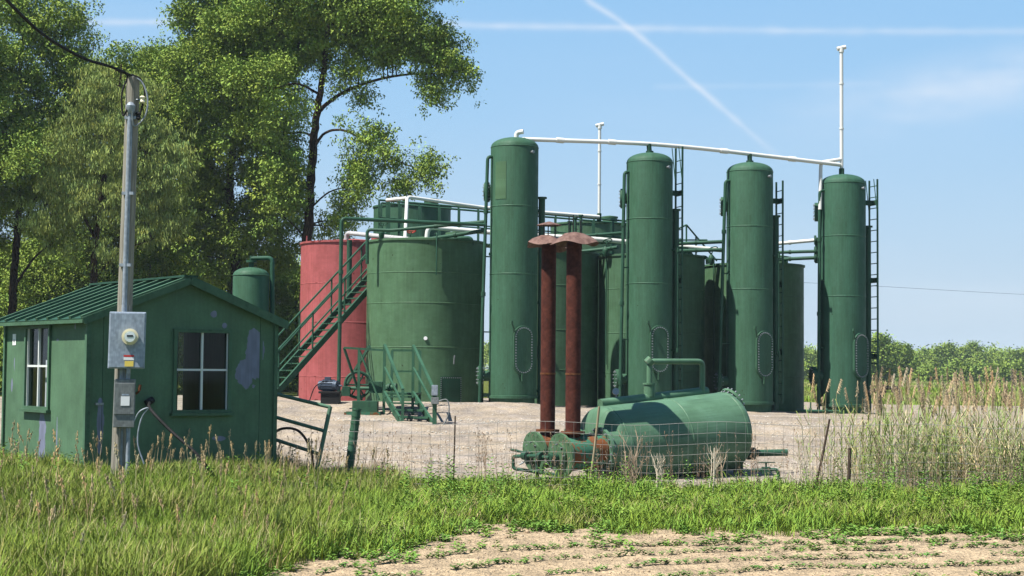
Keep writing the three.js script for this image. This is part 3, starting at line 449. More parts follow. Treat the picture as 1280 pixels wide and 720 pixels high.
// ================================================================ small crossover steps in front of the wide tank
{
  const bl = P(503, 540, 34.6), br = P(543, 541, 34.4), tl = P(480, 490, 35.9), tr = P(516, 491, 35.8); bl.y = G(bl.x, bl.z); br.y = G(br.x, br.z); const ty = .46; tl.y = tr.y = ty;
  const t = thing('crossover_steps', 'small green steps with handrails leading up to a platform before the wide tank', 'steps', bl.clone());
  const up = V(0, 1, 0), rails = [[bl, tl, P(504, 487, 34.6), P(480, 431, 35.9)], [br, tr, P(542, 490, 34.4), P(515, 432, 35.8)]];
  for (const [b, a, hb, ha] of rails) {
    const hb2 = V(b.x, hb.y, b.z), ha2 = V(a.x, ha.y, a.z);
    part('stringer', bar(b.clone().add(V(0, -.03, 0)), a, .05, .14), M.rail, t); part('handrail', bar(hb2, ha2, .06, .05), M.rail, t); part('knee_rail', bar(b.clone().lerp(hb2, .55), a.clone().lerp(ha2, .55), .04, .04), M.rail, t);
    part('post', bar(b.clone().add(V(0, -.04, 0)), hb2, .06, .06, V(0, 0, 1)), M.rail, t); part('post', bar(V(a.x, G(a.x, a.z) - .03, a.z), ha2, .06, .06, V(0, 0, 1)), M.rail, t);
  }
  for (const f of [.22, .45, .68, .9]) { const p = bl.clone().lerp(tl, f), q = br.clone().lerp(tr, f); part('tread', bar(p, q, .24, .035), M.rail, t); }
  // platform with its own railing
  const p1 = tl.clone(), p2 = tr.clone(), p3 = tr.clone().add(V(.1, 0, -.95)), p4 = tl.clone().add(V(.1, 0, -.95)); part('platform', [bar(p1.clone().lerp(p2, .5), p4.clone().lerp(p3, .5), .74, .05)], M.rail, t);
  for (const p of [p3, p4]) part('post', bar(V(p.x, G(p.x, p.z) - .03, p.z), p.clone().setY(ty + .98), .06, .06, V(0, 0, 1)), M.rail, t);
  part('back_rail', bar(p4.clone().setY(ty + .98), p3.clone().setY(ty + .98), .05, .05), M.rail, t); part('back_rail', bar(p4.clone().setY(ty + .5), p3.clone().setY(ty + .5), .04, .04), M.rail, t);
  const l1 = P(449, 433, 35.9), l0 = P(430, 430, 36); l1.y = ty + .98; l0.y = ty + 1.02;
  part('side_rail', [bar(l0, V(tl.x, ty + .97, tl.z), .05, .05)], M.rail, t); part('post', bar(V(l1.x, G(l1.x, l1.z) - .03, l1.z), l1, .06, .06, V(0, 0, 1)), M.rail, t); part('brace', bar(l1, P(474, 500, 35.7), .035, .035), M.rail, t); part('brace', bar(l0, P(452, 500, 36.2), .05, .05), M.pipe, t);
}
// ================================================================ pump set
{
  const c = P(447, 481, 36.6), t = thing('pump_unit', 'green skid pump with a spoked flywheel under the steps platform', 'pump', V(c.x, G(c.x, c.z), c.z));
  const tor = new THREE.TorusGeometry(.29, .035, 8, 36); tor.rotateY(.25); tor.translate(c.x, c.y, c.z); const fw = part('flywheel', [tor, disc(c, V(.25, 0, 1), .06, .14, 14)], M.pipe, t);
  for (let i = 0; i < 6; i++) { const a = i / 6 * Math.PI * 2; part('spoke', rod(c, c.clone().add(V(Math.cos(a) * .28 * .97, Math.sin(a) * .28, -Math.cos(a) * .28 * .25)), .02, 6), M.pipe, fw); }
  const s = P(457, 500, 35.9), gy = G(s.x, s.z); part('skid_box', [box(.56, .27, .4, V(s.x, gy + .2, s.z))], M.rail, t); part('skid_rail', [flat(.8, .08, .08, V(s.x - .05, gy + .05, s.z + .22)), flat(.8, .08, .08, V(s.x - .05, gy + .05, s.z - .22))], M.rusty, t);
  part('shaft', rod(P(432, 485, 36.5), P(492, 486, 36.3), .04, 10), M.rail, t); const pb = P(470, 484, 36.4); part('fluid_end', [box(.3, .26, .3, pb), rod(pb.clone().add(V(.1, 0, 0)), pb.clone().add(V(.45, .0, .1)), .06, 12), disc(pb.clone().add(V(.45, 0, .1)), V(1, 0, .2), .1, .05, 16), disc(pb.clone().add(V(.3, 0, .08)), V(1, 0, .2), .09, .05, 16)], M.rail, t); part('bearing_block', [box(.18, .22, .16, P(433, 489, 36.5))], M.pipe, t);
}
{
  const c = P(411, 482, 37.4), gy = G(c.x, c.z), t = thing('electric_motor', 'blue grey electric motor on a dark base before the red tank', 'motor', V(c.x, gy, c.z)), ax = V(.94, 0, .34);
  const bo = part('body', rod(c.clone().addScaledVector(ax, -.17), c.clone().addScaledVector(ax, .17), .125, 24), M.motor, t); for (let i = 0; i < 14; i++) { const a = i / 14 * Math.PI * 2, r = V(-ax.z * Math.cos(a), Math.sin(a), ax.x * Math.cos(a)).multiplyScalar(.132); part('cooling_fin', bar(c.clone().add(r).addScaledVector(ax, -.14), c.clone().add(r).addScaledVector(ax, .14), .012, .03, r), M.motor, bo); }
  part('end_bell', [disc(c.clone().addScaledVector(ax, -.2), ax, .115, .07, 24), disc(c.clone().addScaledVector(ax, .2), ax, .12, .06, 24), rod(c.clone().addScaledVector(ax, .2), c.clone().addScaledVector(ax, .34), .02, 8)], M.motor, t); part('terminal_box', box(.14, .1, .12, c.clone().add(V(-.02, .15, .04))), M.motor, t);
  part('base', [box(.5, .05, .36, V(c.x + .03, c.y - .155, c.z)), box(.44, c.y - .18 - gy + .03, .3, V(c.x + .05, (c.y - .18 + gy) / 2, c.z))], M.black, t);
  part('power_cord', sweep(curve([c.clone().add(V(-.1, .1, .06)), c.clone().add(V(-.3, -.02, .1)), c.clone().add(V(-.4, -.25, .1)), V(c.x - .45, G(c.x - .45, c.z) + .01, c.z + .1)], 16), .012, 6), M.cable, t);
}
// outlet post with its looped lead
{
  const b = P(543, 542, 34.2); b.y = G(b.x, b.z) - .03; const tp = P(543, 489, 34.2), t = thing('outlet_post', 'green post with a weathered grey outlet box beside the steps', 'post', b);
  part('post', bar(b, V(b.x, tp.y, b.z), .09, .09, V(0, 0, 1)), M.rail, t); part('outlet_box', box(.13, .22, .1, V(b.x, tp.y + .02, b.z + .06)), M.galv, t); part('junction_box', box(.16, .14, .1, V(b.x + .01, tp.y - .2, b.z + .07)), M.boxOld, t);
  part('lead', sweep(curve([V(b.x + .05, tp.y - .22, b.z + .1), V(b.x + .26, tp.y - .18, b.z + .12), V(b.x + .31, tp.y - .42, b.z + .12), V(b.x + .2, tp.y - .7, b.z + .1), V(b.x + .12, G(b.x + .12, b.z + .1) + .02, b.z + .1)], 24), .014, 7), M.boxOld, t);
}
// ================================================================ small separator behind the shed
{
  const x = X(312, 27.5), z = -27.5, gy = G(x, z), yt = Y(312, 334, 27.5), rad = .31, t = thing('small_separator', 'small green domed vessel with a side pipe, behind the shed', 'vessel', V(x, gy, z)), at = V(x, 0, z);
  const prof = [[rad, gy - .02], [rad, yt - .14]]; for (let i = 1; i <= 7; i++) { const q = i / 7 * Math.PI / 2; prof.push([rad * Math.cos(q), yt - .14 + .14 * Math.sin(q)]); } part('shell', lathe(prof, 40, at), M.green, t);
  part('weld_seam', lathe([[rad + .001, yt - .16], [rad + .008, yt - .15], [rad + .008, yt - .14], [rad + .001, yt - .13]], 40, at), M.green, t);
  part('top_valve', [rod(V(x, yt - .02, z), V(x, yt + .1, z), .045, 10), disc(V(x, yt + .1, z), V(0, 1, 0), .09, .04, 14), rod(V(x, yt + .1, z), V(x, yt + .2, z), .03, 8)], M.pipe, t);
  part('side_pipe', pipe([V(x, yt + .15, z), V(x + .36, yt + .16, z + .02), V(x + .38, yt - .9, z + .02), V(x + .26, yt - .95, z)], .04), M.pipe, t);
}

// ================================================================ the horizontal heater vessel
{
  const A = V(-.84, 0, .5426).normalize(), rad = .69, C2 = V(X(906, 28.45), -.03, -28.45), C1 = V(X(755, 27.05), -.27, -27.05); const ax = C1.clone().sub(C2).normalize(), side = V(-ax.z, 0, ax.x).normalize().multiplyScalar(-1); if (side.z < 0) side.negate();
  const upv = side.clone().cross(ax).normalize(); if (upv.y < 0) upv.negate();
  const t = thing('heater_vessel', 'long green horizontal heater vessel with twin rust red stacks behind the wire fence', 'vessel', V((C1.x + C2.x) / 2, G(C1.x, C1.z), (C1.z + C2.z) / 2)), Lc = C1.distanceTo(C2);
  const q = new THREE.Quaternion().setFromUnitVectors(V(0, 1, 0), ax), tr = g => { g.applyQuaternion(q); g.translate(C2.x, C2.y, C2.z); return g; };
  part('shell', tr(lathe([[rad, 0], [rad, Lc]], 64)), M.vessel, t);
  const head = (s) => { const p = []; for (let i = 0; i <= 10; i++) { const a = i / 10 * Math.PI / 2; p.push([rad * Math.cos(a), (s > 0 ? Lc : 0) + s * .24 * Math.sin(a)]); } return tr(lathe(p, 64)); };
  part('near_head', head(1), M.vessel, t).name = 'dished_head'; part('dished_head', head(-1), M.vessel, t);
  for (const f of [.02, .47, .98]) part('weld_seam', tr(lathe([[rad + .001, Lc * f - .014], [rad + .008, Lc * f - .005], [rad + .008, Lc * f + .005], [rad + .001, Lc * f + .014]], 64)), M.vessel, t);
  const loc = (s, o, u) => C1.clone().addScaledVector(ax, s).addScaledVector(side, o).addScaledVector(upv, u);
  // pipe lying along the top
  part('top_pipe', [sweep([loc(-.1, -.16, rad + .03), loc(-Lc + .22, -.16, rad + .03)], .085, 16)], M.vessel, t);
  part('saddle', [bar(loc(-.55, -.5, -rad + .12), loc(-.55, .5, -rad + .12), .16, .4), bar(loc(-Lc + .5, -.5, -rad + .08), loc(-Lc + .5, .5, -rad + .08), .16, .5)], M.pipe, t);
  // fire tubes: nozzle, flanged cover, stack
  for (const [o, sS, rot] of [[.39, .88, 0], [-.39, .86, .4]]) {
    const tube = part('fire_tube', sweep([loc(-.15, o, .02), loc(.28, o, .02), loc(1.10, o, .02)], [.30, .285, .285], 32), o > 0 ? M.rusty : M.rust, t);
    part('nozzle_ring', [sweep([loc(-.12, o, .02), loc(.30, o, .02)], .325, 32), disc(loc(.33, o, .02), ax, .37, .06, 32)], M.vessel, tube); part('bolts', bolts(loc(.33, o, .02), ax, .345, 18, .016, .12), M.steel, tube, { kind: 'stuff' });
    const fl = part('burner_flange', [disc(loc(1.12, o, .02), ax, .355, .045, 36), disc(loc(1.155, o, .02), ax, .20, .05, 28), disc(loc(1.185, o, .02), ax, .165, .05, 24)], M.tank, t);
    part('bolts', bolts(loc(1.12, o, .02), ax, .325, 14, .011, .075), M.tank, fl, { kind: 'stuff' }); part('bolts', bolts(loc(1.19, o, .02), ax, .18, 8, .012, .055), M.steel, fl, { kind: 'stuff' });
    part('burner_pipe', [pipe([loc(1.15, o, .0), loc(1.36, o, .0)], .045), disc(loc(1.26, o, 0), ax, .075, .08, 12), disc(loc(1.34, o, 0), ax, .07, .05, 12), box(.08, .11, .08, loc(1.28, o, -.1))], M.pipe, fl);
    const b = loc(sS, o, .2), top = V(b.x + .0, Y(700, 303, 26.3), b.z); const st = part('stack', rod(b, top, .125, 24), M.rustStack, t, { label: 'rust red upright stack' });
    part('collar', [disc(V(b.x, b.y + .16, b.z), V(0, 1, 0), .2, .04, 24), disc(V(b.x, lerp(b.y, top.y, .34), b.z), V(0, 1, 0), .132, .03, 24)], M.rust, st);
    // bent rain hood: a cone with a wavy brim
    const pos = [], idx = [], n = 36; const hr = .39; for (let k = 0; k < 4; k++) for (let i = 0; i <= n; i++) { const a = i / n * Math.PI * 2, f = [.06, .4, .8, 1][k], w = 1 + .05 * Math.sin(a * 3 + rot * 5) + .04 * Math.sin(a * 5 + 1 + rot); const dip = (k > 1 ? .028 * Math.sin(a * 4 + rot * 7) * f : 0) + (rot ? .05 * Math.cos(a - 2.6) * f : 0); pos.push(top.x + Math.cos(a) * hr * f * w, top.y + .17 - .20 * Math.pow(f, 2.1) + dip, top.z + Math.sin(a) * hr * f * w); }
    for (let k = 0; k < 3; k++) for (let i = 0; i < n; i++) { const a = k * (n + 1) + i, c = a + n + 1; idx.push(a, c, a + 1, c, c + 1, a + 1); }
    const hg = new THREE.BufferGeometry(); hg.setAttribute('position', new THREE.Float32BufferAttribute(pos, 3)); hg.setIndex(idx); hg.computeVertexNormals(); const hh = part('hood', boxUV(hg), M.hood, st);
    const rods = []; for (let i = 0; i < 3; i++) { const a = i * 2.1 + .4; rods.push(bar(V(top.x + Math.cos(a) * .11, top.y - .02, top.z + Math.sin(a) * .11), V(top.x + Math.cos(a) * .11, top.y + (rot ? .34 : .36 + .05 * i), top.z + Math.sin(a) * .11), .02, .02, V(0, 0, 1))); } part('strap', rods, M.black, st);
    if (rot) part('rain_cap', lathe([[.21, top.y + .33], [.2, top.y + .345], [.02, top.y + .40]], 28, V(top.x, 0, top.z)), M.hood, st);
  }
  // gas train in front of the burners
  const g0 = loc(1.36, .39, 0), g1 = loc(1.44, -.36, 0), down = loc(1.44, -.58, -.02), fl0 = G(down.x, down.z);
  part('gas_train', [pipe([g0, loc(1.41, .1, .02), g1, down, V(down.x, -.62, down.z), V(down.x + .72, -.70, down.z + .25), V(down.x + .74, G(down.x + .74, down.z + .3) - .02, down.z + .25)], .03, .06), pipe([loc(1.36, -.39, .05), loc(1.40, -.45, .07), loc(1.42, -.66, .09)], .022, .05), rod(V(down.x + .4, -.66, down.z + .13), V(down.x + .4, -.35, down.z + .05), .025, 8), rod(V(down.x + .4, -.68, down.z + .13), V(down.x + .4, G(down.x + .4, down.z) - .02, down.z + .13), .03, 8), disc(loc(1.435, -.2, 0.01), side, .07, .12, 14), disc(loc(1.40, .2, .015), side, .075, .1, 14)], M.pipe, t);
  part('pilot_line', sweep(curve([V(down.x + .1, fl0 + .3, down.z + .3), V(down.x + .4, fl0 + .45, down.z + .25), loc(1.3, .39, -.2)], 12), .012, 6), M.steel, t);
  // relief pipe on top
  const rb = loc(-1.15, -.16, rad + .02); const r1 = P(826, 452, 28.0), r2 = P(893, 451, 28.7), r3 = loc(-Lc + .35, -.12, rad); r1.x = rb.x; r1.z = rb.z; r2.x = r3.x; r2.z = r3.z; r2.y = r1.y + .01;
  const rp = part('relief_pipe', pipe([rb, r1, r2, r3], .05, .1, 14), M.vessel, t); part('relief_valve', [rod(rb.clone().add(V(0, .04, 0)), rb.clone().add(V(0, .26, 0)), .1, 16), disc(rb.clone().add(V(0, .26, 0)), V(0, 1, 0), .115, .03, 18), disc(r1, V(.6, .6, 0), .085, .1, 14)], M.vessel, rp);
  part('pressure_gauge', [rod(loc(-.55, -.3, rad - .1), loc(-.55, -.3, rad + .18), .015, 6), disc(loc(-.55, -.3, rad + .2), V(0, .2, 1), .06, .05, 18)], M.steel, t);
  // manway on the far head, drain and outlet lines
  const mc = C2.clone().addScaledVector(ax, -.16).addScaledVector(upv, .46).addScaledVector(side, -.05), mn = ax.clone().multiplyScalar(-1).addScaledVector(upv, .55).normalize(); const mw = part('manway', [disc(mc.clone().addScaledVector(mn, .02), mn, .22, .14, 28), disc(mc.clone().addScaledVector(mn, .1), mn, .26, .05, 28)], M.vessel, t); part('bolts', bolts(mc.clone().addScaledVector(mn, .1), mn, .235, 16, .016, .14), M.steel, mw, { kind: 'stuff' });
  const o1 = C2.clone().addScaledVector(ax, -.2).addScaledVector(upv, -.42); part('outlet_pipe', [pipe([o1, o1.clone().add(V(.95, .02, -.1))], .06), disc(o1.clone().add(V(.25, 0, -.03)), V(1, 0, -.1), .11, .06, 16), disc(o1.clone().add(V(.33, 0, -.04)), V(1, 0, -.1), .11, .06, 16), pipe([o1.clone().add(V(.05, -.02, 0)), o1.clone().add(V(.06, -.36, .02))], .09)], M.pipe, t);
}
// low valve frame beside the vessel
{ const c = P(965, 590, 27.2), t = thing('drain_valve', 'low green drain valve in the gravel beside the reeds', 'valve', V(c.x, G(c.x, c.z), c.z)); const y = G(c.x, c.z); part('pipe', pipe([V(c.x - .35, y + .2, c.z), V(c.x + .1, y + .22, c.z), V(c.x + .12, y - .03, c.z)], .03), M.pipe, t); part('handle', [rod(V(c.x - .1, y + .22, c.z), V(c.x - .1, y + .33, c.z), .016, 6), bar(V(c.x - .25, y + .33, c.z), V(c.x + .05, y + .34, c.z), .04, .015)], M.pipe, t); part('body', box(.14, .12, .12, V(c.x - .1, y + .2, c.z)), M.pipe, t); }
// dark valve stand by the last column
{
  const c = P(1108, 515, 42), y = G(c.x, c.z), t = thing('valve_stand', 'dark rusted pipe stand with valves beside the column at the reed bed end', 'valve', V(c.x, y, c.z));
  part('pipe', [pipe([P(1087, 490, 43.2), P(1100, 485, 42.4), P(1124, 485, 42), V(P(1124, 485, 42).x, y - .03, -42)], .05), pipe([P(1100, 486, 42.4), V(P(1100, 486, 42.4).x, y - .03, -42.4)], .055)], M.black, t);
  part('valve', [box(.16, .2, .16, P(1100, 492, 42.4)), disc(P(1106, 486, 42.3), V(1, 0, 0), .12, .05, 14), disc(P(1116, 485, 42.1), V(1, 0, 0), .12, .05, 14), rod(P(1110, 486, 42.2), P(1110, 478, 42.2), .02, 6), disc(P(1110, 477, 42.2), V(0, 1, 0), .1, .02, 12)], M.black, t);
}
for (const [px, d, h] of [[1017, 43.0, .35], [1036, 42.9, .25]]) { const c = atPx(px, d); single('drain_pipe', [pipe([c.clone().add(V(-.5, .12, .1)), c.clone().add(V(.3, .12, .1)), c.clone().add(V(.32, -.03, .1))], .035), disc(c.clone().add(V(-.1, .12, .1)), V(1, 0, 0), .08, .06, 12), rod(c.clone().add(V(-.1, -.02, .1)), c.clone().add(V(-.1, h, .1)), .02, 6)], M.pipe, px < 1030 ? 'low green drain line with a raised handle by the column near the reeds' : 'low green drain line with a short handle by the column near the reeds', 'pipe', 'drain lines'); }

// ================================================================ the pump house shed
{
  const th = 38 * Math.PI / 180, U = V(Math.cos(th), 0, -Math.sin(th)), D = V(-Math.sin(th), 0, -Math.cos(th)), W = 2.98, L = 3.15;
  const c0 = V(X(110, 22.3), 0, -22.3), yb = -.72, ye = Y(110, 399, 22.3), yr = Y(240, 353, 23.2), th0 = .06;
  const t = thing('pump_shed', 'small green metal shed with a ribbed roof and two four-pane windows', 'shed', V(c0.x, yb, c0.z));
  const at = (u, y, v) => c0.clone().addScaledVector(U, u).addScaledVector(D, v).setY(y);
  const MF = frameM(U, V(0, 1, 0), D.clone().negate(), c0);             // local: x along the gable, y up, z out of the gable
  const MS = frameM(D.clone(), V(0, 1, 0), U.clone(), c0);              // local: x along the side wall, z into the shed
  const SHED_PAINT = [.325, .445, .342];
  // peeled paint with an outline of its own: primer showing through
  const peel = (blobs, w, h, x0, y0, pr = [.36, .38, .46]) => { const n = 512, f = (u, v) => { const x = x0 + u * w, y = y0 + v * h; let p = 0; for (const [bx, by, rx, ry, s] of blobs) { const dd = Math.hypot((x - bx) / rx, (y - by) / ry) + .75 * fbm(x * 5 + s, y * 5, s, 4); if (dd < 1 && !(x > 2.695 && x < 2.75)) p = 1; } const k = .86 + .12 * tn(u, v, 2) + .10 * tn(u, v * .125, 4); return p ? [pr[0] * k, pr[1] * k, pr[2] * k] : null; }; return f; };
  const wallTex = (blobs, w, h, x0, y0, base, pr) => { const f = peel(blobs, w, h, x0, y0, pr); const tx = tex(512, (u, v) => f(u, v) || (() => { const k = .90 + .10 * (tn(u, v, 1) - .5) + .05 * (tn(u, v * .0625, 4) - .5) + .06 * (tn(u, v, 4) - .5) + .08 * (tn(u, v, 0) - .5); return [base[0] * k, base[1] * k, base[2] * k]; })(), [1 / w, 1 / h]); tx.offset.set(-x0 / w, -y0 / h); return tx; };
  const front = mat(lin(1, 1, 1), { map: wallTex([[2.62, 1.22, .15, .40, 1], [2.45, .92, .15, .18, 2], [2.10, 1.64, .045, .05, 3], [1.92, 1.80, .06, .05, 4], [.20, .2, .05, .4, 5], [2.05, -.02, .12, .04, 6]], W, 3.2, 0, yb, SHED_PAINT, [.44, .46, .54]), roughness: .6, bumpMap: paintBump, bumpScale: .004 });
  const sideM = mat(lin(1, 1, 1), { map: wallTex([[1.60, -.05, .13, .48, 1], [1.05, .05, .02, .2, 2], [2.75, 1.05, .03, .09, 3], [2.85, .72, .04, .12, 6], [.48, 1.62, .03, .08, 7], [1.1, 1.4, .05, .02, 8]], L, 2.5, 0, yb, SHED_PAINT, [.44, .46, .54]), roughness: .6, bumpMap: paintBump, bumpScale: .004 });
  const win = { f: [1.33, 2.17, .40, 1.53], s: [1.37, 2.25, .42, 1.58] };
  const wall = (shape, hole, M4, m, name) => { if (hole) { const h = new THREE.Path(); h.moveTo(hole[0], hole[2]); h.lineTo(hole[1], hole[2]); h.lineTo(hole[1], hole[3]); h.lineTo(hole[0], hole[3]); h.closePath(); shape.holes.push(h); } const g = new THREE.ExtrudeGeometry(shape, { depth: th0, bevelEnabled: false }); g.translate(0, 0, -th0); const p = boxUV(g); applyM(p, M4); return part(name, p, m, t); };
  const gable = (a, b) => { const s = new THREE.Shape(); s.moveTo(a, yb); s.lineTo(b, yb); s.lineTo(b, lerp(ye, yr, 1 - Math.abs(b - W / 2) / (W / 2))); if (a < W / 2 && b > W / 2) s.lineTo(W / 2, yr); s.lineTo(a, lerp(ye, yr, 1 - Math.abs(a - W / 2) / (W / 2))); s.closePath(); return s; };
  // gable wall in three sheets with open joints between them
  wall(gable(.0, .215), null, MF, front, 'wall_panel'); wall(gable(.222, 2.70), win.f, MF, front, 'wall_panel'); wall(gable(2.707, W), null, MF, front, 'wall_panel');
  const MFb = frameM(U, V(0, 1, 0), D.clone().negate(), c0.clone().addScaledVector(D, L - .004)); wall(gable(.06, W - .06), null, MFb, M.shed, 'wall_panel');
  { const s = new THREE.Shape(); s.moveTo(.064, yb); s.lineTo(L - .068, yb); s.lineTo(L - .068, ye - .01); s.lineTo(.064, ye - .01); s.closePath(); const MS2 = frameM(D, V(0, 1, 0), U.clone().negate(), c0.clone()); wall(s, win.s, MS2, sideM, 'wall_panel'); const s2 = s.clone(); s2.holes = []; wall(s2, null, frameM(D, V(0, 1, 0), U.clone().negate(), c0.clone().addScaledVector(U, W + .0)), M.shed, 'wall_panel'); }
  part('corner_trim', [bar(at(-.012, yb, -.012), at(-.012, ye - .01, -.012), .07, .07, U)], M.shed, t); part('corner_trim', [bar(at(-.006, yb, L - .03), at(-.006, ye - .01, L - .03), .06, .06, U)], M.shed, t); part('corner_trim', [bar(at(W - .02, yb, -.006), at(W - .02, ye, -.006), .06, .06, U)], M.shed, t);
  part('floor', [flat(W - .14, .08, L - .14, V(W / 2, yb + .05, -L / 2), MF)], M.inside, t); part('footing', [flat(W + .1, .14, L + .1, V(W / 2, yb - .06, -L / 2), MF)], M.boxOld, t);
  // roof: two pitched sheets with standing ribs, ridge cap, fascia
  const ov = .13, gv = .10, sl = (yr - ye) / (W / 2), rise = .05;
  for (const s of [0, 1]) {
    const e = s ? at(W + ov, ye - sl * ov + rise, 0) : at(-ov, ye - sl * ov + rise, 0), r = at(W / 2, yr + rise, 0), off = v => D.clone().multiplyScalar(v), mid = a => a.clone().addScaledVector(D, L / 2);
    const rp = part('roof_sheet', bar(mid(e), mid(r), L + 2 * gv, .02), M.roof, t); const n = 8; const upn = e.clone().sub(r).cross(D).normalize(); if (upn.y < 0) upn.negate();
    for (let i = 0; i <= n; i++) { const v = -gv + .03 + (L + 2 * gv - .06) * i / n, a = e.clone().addScaledVector(D, v).addScaledVector(upn, .025), b = r.clone().addScaledVector(D, v).addScaledVector(upn, .025); part('roof_rib', bar(a, b, .06, .05, upn), M.shed, rp); }
    part('barge_board', bar(e.clone().addScaledVector(D, -gv - .012).add(V(0, -.03, 0)), r.clone().addScaledVector(D, -gv - .012).add(V(0, -.03, 0)), .02, .1), M.shed, t);
    part('eave_trim', bar(e.clone().addScaledVector(D, -gv).add(V(0, -.03, 0)), e.clone().addScaledVector(D, L + gv).add(V(0, -.03, 0)), .02, .05), M.shed, t);
  }
  part('ridge_cap', [bar(at(W / 2, yr + rise + .035, -gv - .02), at(W / 2, yr + rise + .035, L + gv), .22, .03)], M.roof, t);
  // windows: frame, bars, four panes each
  for (const [k, M4, hole] of [['f', MF, win.f], ['s', frameM(D, V(0, 1, 0), U.clone().negate(), c0), win.s]]) {
    const [x0, x1, y0, y1] = hole, f = part('window', [flat(x1 - x0 + .1, .05, .05, V((x0 + x1) / 2, y0 - .02, .012), M4), flat(x1 - x0 + .1, .05, .05, V((x0 + x1) / 2, y1 + .02, .012), M4), flat(.05, y1 - y0 - .01, .05, V(x0 - .02, (y0 + y1) / 2, .012), M4), flat(.05, y1 - y0 - .01, .05, V(x1 + .02, (y0 + y1) / 2, .012), M4)], M.shed, t);
    const xm = (x0 + x1) / 2, ym = (y0 + y1) / 2 + .02; part('glazing_bar', [flat(.032, y1 - y0, .03, V(xm, (y0 + y1) / 2, -.012), M4)], M.muntin, f); part('glazing_bar', [flat(x1 - x0, .03, .026, V(xm, ym, -.012), M4)], M.muntin, f); part('glazing_bar', [flat(.02, y1 - y0, .03, V(x1 - .008, (y0 + y1) / 2, -.012), M4)], M.muntin, f);
    for (const [a, b, c, d] of [[x0, xm, y0, ym], [xm, x1, y0, ym], [x0, xm, ym, y1], [xm, x1, ym, y1]]) { const pg = boxUV(new THREE.PlaneGeometry(b - a - .02, d - c - .02)); pg.translate((a + b) / 2, (c + d) / 2, -.03); part('pane', applyM(pg, M4), M.glass, f); };
    part('sill', flat(x1 - x0 + .16, .04, .09, V((x0 + x1) / 2, y0 - .06, .03), M4), M.shed, f);
  }
  // a white curtain behind the lit window, a notice, a latch
  const MSo = frameM(D, V(0, 1, 0), U.clone().negate(), c0); part('curtain', [flat(.48, .70, .01, V(1.62, .76, -.14), MSo)], mat(lin(.40, .40, .43)), t); part('notice', [flat(.13, .17, .004, V(2.78, 1.42, .004), MSo)], M.labelWhite, t); part('notice_mark', [flat(.05, .04, .004, V(2.78, 1.40, .008), MSo)], M.boxOld, t);
  part('work_bench', [flat(2.0, .05, .5, V(1.6, .30, -.45), MF), flat(.06, .9, .4, V(.7, -.2, -.45), MF), flat(.06, .9, .4, V(2.5, -.2, -.45), MF)], M.wood, t); part('control_panel', [flat(.5, .7, .2, V(1.75, .95, -2.2), MF)], M.boxOld, t);
  part('door_latch', [flat(.12, .03, .03, V(.17, .5, .02), MF)], M.steel, t);
  // conduit leaving the wall
  const h0 = at(.92, .53, -.03); const cb = P(287, 597, 21.4); cb.y = G(cb.x, cb.z) + .02;
  const cd = thing('conduit_hose', 'black conduit slanting from the shed wall into the grass', 'hose', cb); part('hose', sweep(curve([h0, P(190, 514, 21.9), P(215, 540, 21.7), P(245, 567, 21.5), cb], 24), .022, 8), M.cable, cd); part('collar', [disc(h0, V(-.5, -.4, .6), .05, .12, 10)], M.black, cd);
}
